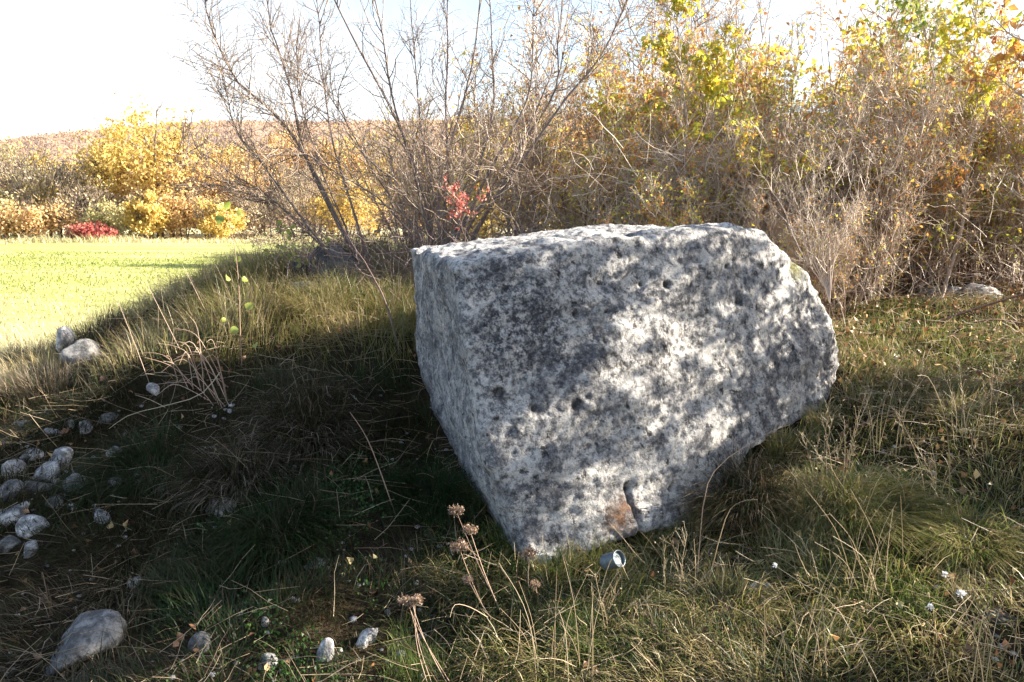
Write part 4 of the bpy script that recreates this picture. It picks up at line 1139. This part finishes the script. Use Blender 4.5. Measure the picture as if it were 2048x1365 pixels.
# the thicket goes on outside the picture at the right: it throws the dappled shade
OFF = [('clumpy', 3.5, 4.35, 0.95, 0.5), ('greeny', 4.5, 1.9, 1.0, 3.9), ('orange', 4.2, 1.6, 1.1, 1.2),
       ('yellow', 6.4, 2.2, 1.5, 5.0), ('greeny', 4.3, 0.8, 1.1, 0.2), ('greeny', 6.0, 1.3, 1.5, 2.2), ('yellow', 4.0, 0.2, 1.0, 1.6), ('greeny', 6.5, 0.6, 1.5, 5.0)]
OFFL = ["clumpy rust leaved shrub nearest the block beyond the right edge", "green leaved shrub nearest the verge beyond the right edge", "orange leaved shrub beside the green one beyond the right edge",
        "tall yellow leaved shrub far out beyond the right edge", "green shrub level with the camera beyond the right edge", "tall green shrub far out beyond the right edge", "yellow shrub standing abreast of the camera at its right", "tall green shrub furthest back beyond the right edge"]
for k, (kd, x_, y_, s_, r_) in enumerate(OFF):
    thicket(kd, x_, y_, s_, r_, OFFL[k], "shrubs beyond the right edge")

for (tx_, ty_, lab_) in ((5.1, 3.75, "small leafy tree standing first beyond the right edge"), (6.6, 4.2, "taller leafy tree standing further out beyond the right edge"), (7.2, 3.3, "taller leafy tree standing furthest out beyond the right edge")):
    bz_ = h1(tx_, ty_); rt = np.random.default_rng(int(tx_ * 10))
    q_ = 3.3 if tx_ < 6 else 4.8
    S_ = [[np.array([tx_, ty_, bz_]), np.array([tx_ + a * 0.3, ty_ + b_ * 0.3, bz_ + q_ * 0.45]), np.array([tx_ + a, ty_ + b_, bz_ + q_ + 0.2 * a])] for a, b_ in ((-.4, .3), (.3, .45), (0, -.5), (.5, -.1), (-.1, .1))]
    stem_shrub("small_tree", S_, [.03] * 5, lab_, S_[0][0], M['palebark'], M['twig'], (90, 700, 1600), rt, (0.6, 0.25, 0.1), 0.6, [(9000, 0.07, 'yellow', (2.5, -0.5, 4))], "tree", "trees beyond the right edge", t0=0.58)
# small red leaved bush behind the block
Rb = [L_(5.3, 5.3, (930, 480), (925 + dx * 0.4, 440), (930 + dx, 395)) for dx in (-22, -8, 6, 20)]
stem_shrub("red_bush", Rb, [.003] * 4, "small red leaved bush just above the block's top left", Rb[0][0], M['brownbark'], M['twig'], (14, 60, 90), rg, (0.12, 0.07, 0.04), 0.5, [(260, 0.028, 'red', None)], "bush", r1=0.0015)

# undergrowth: low tangle along the thicket's foot
def tangle(name, n, x0, x1, y0, y1, zmax, label, mat, tint, L=(0.15, 0.5)):
    x = rng.uniform(x0, x1, n); y = rng.uniform(y0, y1, n)
    z = h(x, y) + zmax * rng.random(n) ** 1.4
    d = rng.normal(0, 1, (n, 3)) * np.array([1, 0.8, 0.8]) + np.array([0, 0, 0.35])
    P = wander(np.stack([x, y, z], -1), d, rng.uniform(*L, n), 5, 0.22, 0.0)
    P[..., 2] = np.maximum(P[..., 2], h(P[..., 0], P[..., 1]) + 0.01)
    g = Geo(); g.add(*tubes(P, taper(n, 5, rng.uniform(0.0012, 0.0032, n), 0.0008), 3, clip01(rng.normal(tint, 0.22, n))))
    tag(obj(name, g.mesh(name), M[mat]), label, "undergrowth", kind="stuff")
tangle("undergrowth", 5500, -0.9, 5.2, 5.9, 8.6, 0.9, "tangled pale dead twigs filling the foot of the thicket", 'twig', 0.6)
tangle("briar_tangle", 2200, 0.2, 5.2, 6.7, 8.0, 1.7, "tangle of fine pale briar shoots through the thicket", 'twig', 0.75, (0.12, 0.4))
tangle("front_tangle", 1500, 0.6, 2.9, 6.0, 6.7, 1.25, "crossing pale dead twigs along the front of the thicket", 'twig', 0.85, (0.15, 0.5))
tangle("brush", 2500, -1.9, 0.2, 5.6, 7.6, 0.45, "brown brush around the foot of the leaning stems", 'darktwig', 0.6, (0.1, 0.35))

# ------------------------------------------------------------------ single stalks, weeds, flowers
def stalk_plant(name, lines, r, label, mat, cat, group=None, heads=None, headmat=None, part="stalk"):
    base = lines[0][0]
    root = empty(name, base); tag(root, label, cat, group)
    for pts in lines:
        c = catmull(pts, 10)
        g = Geo(); g.add(*tubes(c[None], taper(1, 10, r, r * 0.45), 4, np.array([rng.uniform(0.4, 1)])))
        obj(part, g.mesh(part, True, base), mat, root)
    for (p, s, kind) in (heads or []):
        g = Geo(); n = 90
        s = s * 1.05 if kind == 'umbel' else s
        if kind == 'umbel':      # flat dried flower head: many short rays with seed knots
            a = rng.uniform(0, 6.28, n); rr = s * np.sqrt(rng.random(n))
            e = np.stack([rr * np.cos(a), rr * np.sin(a) * 0.9, s * 0.35 - 0.3 * rr + rng.normal(0, s * 0.26, n)], -1)
            P = np.linspace(0, 1, 3)[None, :, None] * e[:, None, :] + np.array([0, 0, -s * 0.3]) * (1 - np.linspace(0, 1, 3)[None, :, None])
            g.add(*tubes(P + p, taper(n, 3, 0.0006, 0.0006), 3, rng.random(n)))
            c_ = np.repeat(p + e, 7, 0) + rng.normal(0, s * 0.08, (n * 7, 3))
            g.add(*leaves(c_, s * 0.20, rng.uniform(0.2, 1, len(c_)), 0, aspect=0.8))
        else:                    # daisy: ring of petals round a small dome
            m_ = 46
            e = norm(rng.normal(0, 1, (m_, 3)) + np.array([0, -0.2, 0.9])) * s * rng.uniform(0.5, 1.0, (m_, 1))
            w_ = norm(np.cross(e, rng.normal(0, 1, (m_, 3)))) * s * 0.13
            V_ = np.stack([p + e * 0.1, p + e * 0.7 + w_, p + e, p + e * 0.7 - w_], 1).reshape(-1, 3)
            i_ = np.arange(m_)[:, None] * 4
            g.add(V_, [i_ + np.array([0, 1, 2, 3])], 1.0)
        obj("flower_head", g.mesh("flower_head", False, base), headmat, root)
    return root

M['umbel'] = tint_mat("dried_umbel", [(0.0, (0.10, 0.06, 0.04)), (0.5, (0.30, 0.20, 0.13)), (1.0, (0.58, 0.43, 0.30))], 0.15)
M['petal'] = tint_mat("white_petal", [(0.0, (0.7, 0.7, 0.72)), (1.0, (0.82, 0.82, 0.84))], 0.3)
YG = 2.75
YAR = [
 ((912, 1022), (1005, 1215), 2.95, .028, "dried brown flower head standing highest left of the block's foot"),
 ((940, 1062), (1010, 1230), 2.90, .026, "dried brown flower head just below the highest one"),
 ((918, 1095), (985, 1240), 2.88, .034, "broad flat dried flower head below two smaller ones"),
 ((936, 1160), (1000, 1260), 2.85, .020, "small dried flower head low over the green grass"),
 ((1060, 1108), (1062, 1245), 3.02, .030, "tan dried flower head in front of the block's lowest tip"),
 ((1070, 1170), (1095, 1250), 2.95, .020, "short dried flower head just below the block's lowest tip"),
]
for (hp, bp_, Y_, s_, lab) in YAR:
    tip = at(*hp, Y_ - 0.02); bt = at(*bp_, Y_); bt[2] = h1(bt[0], bt[1]) - 0.01
    mid = (tip + bt) / 2 + np.array([-0.01, 0, 0.01])
    stalk_plant("dried_flower", [[bt, mid, tip]], 0.0022, lab, M['reed'], "dried flower", "dried flowers beside the block", [(tip, s_, 'umbel')], M['umbel'], part="stem")
tip = at(820, 1205, 2.55); ln = []
for (bx, by) in ((890, 1330), (870, 1320), (905, 1315), (860, 1310), (915, 1330)):
    b_ = at(bx, by, 2.5); b_[2] = h1(b_[0], b_[1]) - 0.01
    t_ = tip + rng.normal(0, 0.012, 3)
    ln.append([b_, (b_ + t_) / 2 + np.array([-0.02, 0, 0.015]), t_])
stalk_plant("dried_flower", ln, 0.0014, "sunlit bunch of dried flower heads at the bottom left of the block", M['reed'], "dried flower", "dried flowers beside the block",
            [(tip + np.array([dx, 0, dz]), .020, 'umbel') for dx, dz in ((0, 0), (0.025, 0.008), (-0.022, 0.003))], M['umbel'], part="stem")
for (hp, bp_, Y_, lab) in [((1860, 1215), (1880, 1330), 2.7, "lowest ragged white flower near the lower right corner"), ((1922, 1190), (1925, 1320), 2.7, "largest ragged white flower near the lower right corner"),
                           ((1890, 1150), (1905, 1300), 2.8, "ragged white flower highest of the three near the lower right corner")]:
    tip = at(*hp, Y_); bt = at(*bp_, Y_); bt[2] = h1(bt[0], bt[1]) - 0.01
    stalk_plant("white_flower", [[bt, (bt + tip) / 2 + np.array([0.01, 0, 0]), tip]], 0.0012, lab, M['straw'], "flower", "ragged white flowers at the lower right", [(tip, .024 if 'largest' in lab else .018, 'daisy')], M['petal'], part="stem")
tip = at(1550, 1132, 2.75); bt = at(1800, 1345, 2.35); bt[2] = h1(bt[0], bt[1])
stalk_plant("seed_stalk", [[bt, at(1680, 1225, 2.5), at(1600, 1165, 2.65), tip]], 0.0018, "long straight pale straw ending in a white tuft", M['straw'], "stalk", None, [(tip, .014, 'daisy')], M['petal'])

def stalks(name, specs, Y_, r, label, mat, cat, group=None, grounded=True, jit=0.0):
    lines = []
    for pp in specs:
        n = len(pp); pts = []
        for k, (px, py) in enumerate(pp): pts.append(at(px, py, Y_ + jit * (len(lines) % 5 - 2) - 0.04 * k))
        if grounded: pts[0][2] = min(pts[0][2], h1(pts[0][0], pts[0][1]))
        lines.append(pts)
    return stalk_plant(name, lines, r, label, mat, cat, group)
# pale bent stalks catching the sun on the mound's edge
rs = np.random.default_rng(5)
sp = []
for k in range(24):
    bx, by = rs.uniform(360, 470), rs.uniform(720, 790)
    tx, ty = bx - rs.uniform(20, 130), by - rs.uniform(-20, 90)
    sp.append([(bx, by), ((bx + tx) / 2 + rs.uniform(-15, 15), (by + ty) / 2 - rs.uniform(5, 30)), (tx, ty)])
stalks("dry_stalk_clump", sp, ground_y(420, 770) - 0.05, 0.0024, "sunlit clump of bent pinkish dry stalks at the shadow's edge", M['reed'], "dry stalks", jit=0.05)
Ym = ground_y(400, 800)
stalks("straw", [[(440, 745), (400, 790), (330, 812), (260, 830), (218, 858)]], Ym - 0.1, 0.0026, "long curved straw reaching down left from the stalk clump", M['straw'], "straw", "single straws on the slope", False)
stalks("straw", [[(300, 882), (250, 893), (198, 905)]], ground_y(250, 900) - 0.05, 0.0024, "short level straw below the long curved one", M['straw'], "straw", "single straws on the slope", False)
stalks("straw", [[(330, 815), (300, 800), (270, 790)]], Ym - 0.1, 0.0022, "short straw crossing the long curved one", M['straw'], "straw", "single straws on the slope", False)
stalks("straw", [[(120, 900), (90, 868), (58, 828)]], ground_y(100, 880) - 0.05, 0.0026, "leaning yellow straw over the stone heap at the left", M['straw'], "straw", "single straws on the slope", False)
for (a_, lab) in [(((300, 770), (270, 690), (235, 600)), "thin dry stalk leftmost on the mound's rim"), (((360, 700), (330, 640), (290, 560)), "thin dry stalk second on the mound's rim against the meadow"),
                  (((430, 660), (400, 600), (365, 530)), "thin dry stalk rising above the olive grass of the rim")]:
    stalks("dry_stalk", [a_], ground_y(a_[0][0], a_[0][1]), 0.0022, lab, M['reed'], "stalk", "thin dry stalks on the mound's rim")
sp = []
for k in range(46):
    bx, by = rs.uniform(330, 620), rs.uniform(600, 680); l_ = rs.uniform(50, 120)
    sp.append([(bx, by), (bx - l_ * 0.15, by - l_ * 0.5), (bx - l_ * rs.uniform(0.3, 0.6), by - l_)])
for k in range(0, 46, 23):
    stalks("dry_stalk_clump", sp[k:k + 23], 5.6 + k * 0.015, 0.0013, ["slanting thin straws on the mound's brow, front set", "slanting thin straws on the mound's brow, back set"][k // 23], M['straw'], "dry stalks", "slanting straws on the mound", jit=0.1)
# shoot with pale green leaves on the mound
sh = L_(ground_y(482, 735), ground_y(482, 735) - 0.15, (484, 740), (480, 660), (478, 580), (470, 500), (452, 420))
root = stalk_plant("leafy_shoot", [sh], 0.0035, "upright shoot with a few round lime green leaves on the mound", M['reed'], "shoot")
M['lime'] = tint_mat("lime_leaf", [(0.0, (0.30, 0.38, 0.06)), (1.0, (0.48, 0.50, 0.10))], 0.5)
def round_leaf(c, s, rg):
    m_ = 8; a = np.arange(m_) * 2 * np.pi / m_
    u = norm(rg.normal(0, 1, 3) + np.array([0, -1.4, 0.8])); w = norm(np.cross(u, rg.normal(0, 1, 3))); v = np.cross(u, w)
    V_ = c + s * (np.cos(a)[:, None] * w * 0.5 * (1 + 0.15 * np.cos(a)[:, None]) + np.sin(a)[:, None] * v * 0.45) + u * s * 0.12 * (np.cos(2 * a)[:, None])
    V_ = np.concatenate([c[None], V_]); F = np.array([[0, 1 + k, 1 + (k + 1) % m_] for k in range(m_)])
    return V_, [F], rg.random()
for (px, py, s_) in [(455, 555, .05), (500, 612, .055), (468, 660, .05), (455, 412, .05), (440, 440, .06), (510, 690, .045), (475, 520, .045), (490, 560, .04), (448, 640, .03), (478, 425, .04), (600, 545, .05), (530, 500, .04)]:
    if px > 520: continue
    g = Geo(); g.add(*round_leaf(at(px, py, sh[0][1] - 0.08), s_, rng)); obj("leaf", g.mesh("leaf", False, sh[0]), M['lime'], root)
# low leafy sprig next to the dark boulder
b_ = at(585, 560, 6.1); root = empty("leafy_sprig", b_); tag(root, "low sprig with yellow green leaves left of the darkened boulder", "sprig")
g = Geo(); P = wander(np.repeat(b_[None], 9, 0), rng.normal(0, 0.7, (9, 3)) * np.array([1, .6, .2]) + np.array([-0.2, 0, 1]), 0.4, 5, 0.15); g.add(*tubes(P, taper(9, 5, .003, .0012), 3)); obj("stems", g.mesh("stems", False, b_), M['twig'], root)
for k in range(40):
    g = Geo(); g.add(*round_leaf(P[rng.integers(0, 9), rng.integers(2, 5)] + rng.normal(0, 0.03, 3), rng.uniform(.03, .05), rng)); obj("leaf", g.mesh("leaf", False, b_), M['lime'], root)

# upright pale weeds right of the block
for (cx, by, n_, lab) in [(1670, 970, 12, "upright pale dead weed between the block and the lime green tussock"), (1780, 900, 9, "sparse dead weed right of the upright pale one"), (1950, 880, 10, "dead brown weed near the right edge"),
                          (1850, 1010, 9, "brown dead weed above the green tussock at the right"), (1230, 1260, 6, "thin straw weed below the tin can"), (1370, 1200, 8, "seeded straw weed below the block's right foot")]:
    Yb = ground_y(cx, by); sp = []
    for k in range(n_):
        bx = cx + rs.uniform(-40, 40); l_ = rs.uniform(70, 190) * (1.0 if n_ > 6 else 0.6); q = rs.uniform(-60, 60)
        sp.append([(bx, by), (bx + q * 0.3 + rs.uniform(-8, 8), by - l_ * 0.5), (bx + q, by - l_)])
    root = stalks("dead_weed", sp, Yb, 0.0018, lab, M['straw'], "weed", "dead weeds on the right", jit=0.03)
    b_ = np.array(root.location)
    P = np.array([catmull([at(px, py, Yb - 0.04 * kk) for kk, (px, py) in enumerate(pp)], 6) for pp in sp])
    g = Geo(); bb, dd_, _, _ = spawn(P, n_ * 9, 0.4, 1.0, (0.3, 0.8)); P2 = wander(bb, dd_, rng.uniform(0.02, 0.07, len(bb)), 3, 0.2, 0.1)
    g.add(*tubes(P2, taper(len(bb), 3, 0.0009, 0.0005), 3, rng.uniform(0.4, 1, len(bb))))
    g.add(*leaves(P2[:, -1], 0.009, rng.random(len(bb)), 0)); o = obj("side_shoots", g.mesh("side_shoots", False, b_), M['straw'], root); o["kind"] = "stuff"
for q, (cx, by, lab) in enumerate([(1600, 1330, "loose fan of long straws at the bottom edge right of centre"), (1980, 1330, "loose fan of long straws at the lower right corner"), (1130, 1340, "loose fan of long straws at the bottom edge below the block"), (1760, 1180, "loose fan of long straws left of the white flowers")]):
    sp = []
    for k in range(13):
        bx = cx + rs.uniform(-70, 70); l_ = rs.uniform(90, 230); q_ = rs.uniform(-110, 110)
        sp.append([(bx, by), (bx + q_ * 0.35, by - l_ * 0.55), (bx + q_, by - l_)])
    stalks("straw_fan", sp, ground_y(cx, min(by, 1340)) - 0.05, 0.0015, lab, M['straw'], "straws", "loose straw fans in the foreground", jit=0.05)
stalks("dry_stalk", [[(1902, 1000), (1898, 900), (1885, 820), (1858, 757), (1835, 752)]], ground_y(1902, 1000) - 0.1, 0.0026, "tall hooked pale stalk near the right edge", M['straw'], "stalk", "tall stalks on the right")
stalks("dry_stalk", [[(1395, 1120), (1408, 1000), (1440, 930), (1530, 870), (1580, 850)]], 3.15, 0.0024, "arching brown stalk along the block's lower right edge", M['reed'], "stalk", "tall stalks on the right")
stalks("dry_stalk", [[(1415, 1090), (1450, 1040), (1480, 1005), (1515, 1000)]], 3.1, 0.0022, "drooping seeded stalk below the block's right underside", M['straw'], "stalk", "tall stalks on the right")
stalks("dry_stalk", [[(1830, 1330), (1770, 1210), (1720, 1130), (1700, 1080)]], 2.5, 0.0016, "yellow straw rising left of the white daisies", M['straw'], "stalk", "tall stalks on the right")
stalks("dry_stalk", [[(790, 960), (740, 890), (700, 825)]], 3.5, 0.0028, "dark leaning stalk on the shaded slope near the block", M['reed'], "stalk", "tall stalks on the right")
stalks("straw", [[(975, 1235), (940, 1215), (910, 1210), (900, 1235)]], 2.65, 0.0018, "small white hooked straw below the dried flowers", M['straw'], "straw", "single straws in the foreground", False)
stalks("straw", [[(1190, 1075), (1225, 1115), (1258, 1160)]], 2.95, 0.0018, "pale straw crossing before the tin can", M['straw'], "straw", "single straws in the foreground")
# fallen branches at the thicket's foot
for (pp, r_, lab) in [([(1800, 600), (1840, 565), (1900, 520)], .012, "broken brown branch leaning on the dark rock"), ([(1870, 640), (1960, 615), (2060, 585)], .012, "fallen dark branch lying before the cream rock"),
                      ([(1760, 560), (1800, 500), (1850, 480)], .008, "thin fallen branch left of the pale sapling"), ([(1890, 660), (1980, 640), (2060, 650)], .009, "fallen stick lowest of those at the right edge")]:
    stalks("fallen_branch", [pp], ground_y(pp[0][0], pp[0][1]) - 0.05, r_, lab, M['brownbark'], "branch", "fallen branches at the thicket's foot")

# ------------------------------------------------------------------ tin can under the block
c0 = at(1238, 1118, 3.0)
root = empty("tin_can", (c0[0], c0[1], c0[2])); tag(root, "small pale blue grey open tin can lying under the block's foot", "can")
root.rotation_euler = (rad(62), rad(8), rad(48)); root.scale = (1.0, 0.86, 1.0)
m, nt, out = new_mat("dull_tin")
b = nt.nodes.new("ShaderNodeBsdfPrincipled"); b.inputs['Metallic'].default_value = 0.35; b.inputs['Roughness'].default_value = 0.5
nt.links.new(ramp(nt, noise_tex(nt, 22, 6, 0.7), [(0.28, (0.06, 0.045, 0.03)), (0.42, (0.09, 0.11, 0.12)), (0.65, (0.19, 0.25, 0.29))]), b.inputs['Base Color']); nt.links.new(b.outputs[0], out.inputs[0])
def lathe(prof, n=28):
    a = np.arange(n) * 2 * np.pi / n; prof = np.array(prof)
    V_ = np.stack([prof[:, None, 0] * np.cos(a), prof[:, None, 0] * np.sin(a), np.repeat(prof[:, 1:2], n, 1)], -1).reshape(-1, 3)
    I_ = np.arange(len(prof) * n).reshape(len(prof), n)
    return V_, [np.stack([I_[:-1], np.roll(I_, -1, 1)[:-1], np.roll(I_, -1, 1)[1:], I_[1:]], -1).reshape(-1, 4)]
R_ = 0.038
V_, F_ = lathe([(0.002, -0.07), (R_ * .96, -0.07), (R_, -0.066), (R_, -0.045), (R_ * .975, -0.042), (R_, -0.038), (R_, -0.02), (R_ * .975, -0.017), (R_, -0.013), (R_, 0.0), (R_ * .965, 0.0), (R_ * .965, -0.010), (R_ * .96, -0.062), (0.002, -0.064)])
obj("can_body", mesh_np("can_body", V_, F_, np.zeros(len(V_)), True), m, root)
V_, F_ = lathe([(R_ * .95, -0.001), (R_ * 1.0, 0.0035), (R_ * 1.05, 0.001), (R_ * 1.04, -0.003), (R_ * 1.0, -0.004)])
obj("rim", mesh_np("rim", V_, F_, np.zeros(len(V_)), True), m, root)
V_, F_ = lathe([(0.001, -0.011), (R_ * .5, -0.010), (R_ * .55, -0.0085), (R_ * .6, -0.010), (R_ * .93, -0.012)])
obj("lid", mesh_np("lid", V_, F_, np.zeros(len(V_)), True), m, root)
print("TRIS", sum(len(m_.polygons) for m_ in bpy.data.meshes))
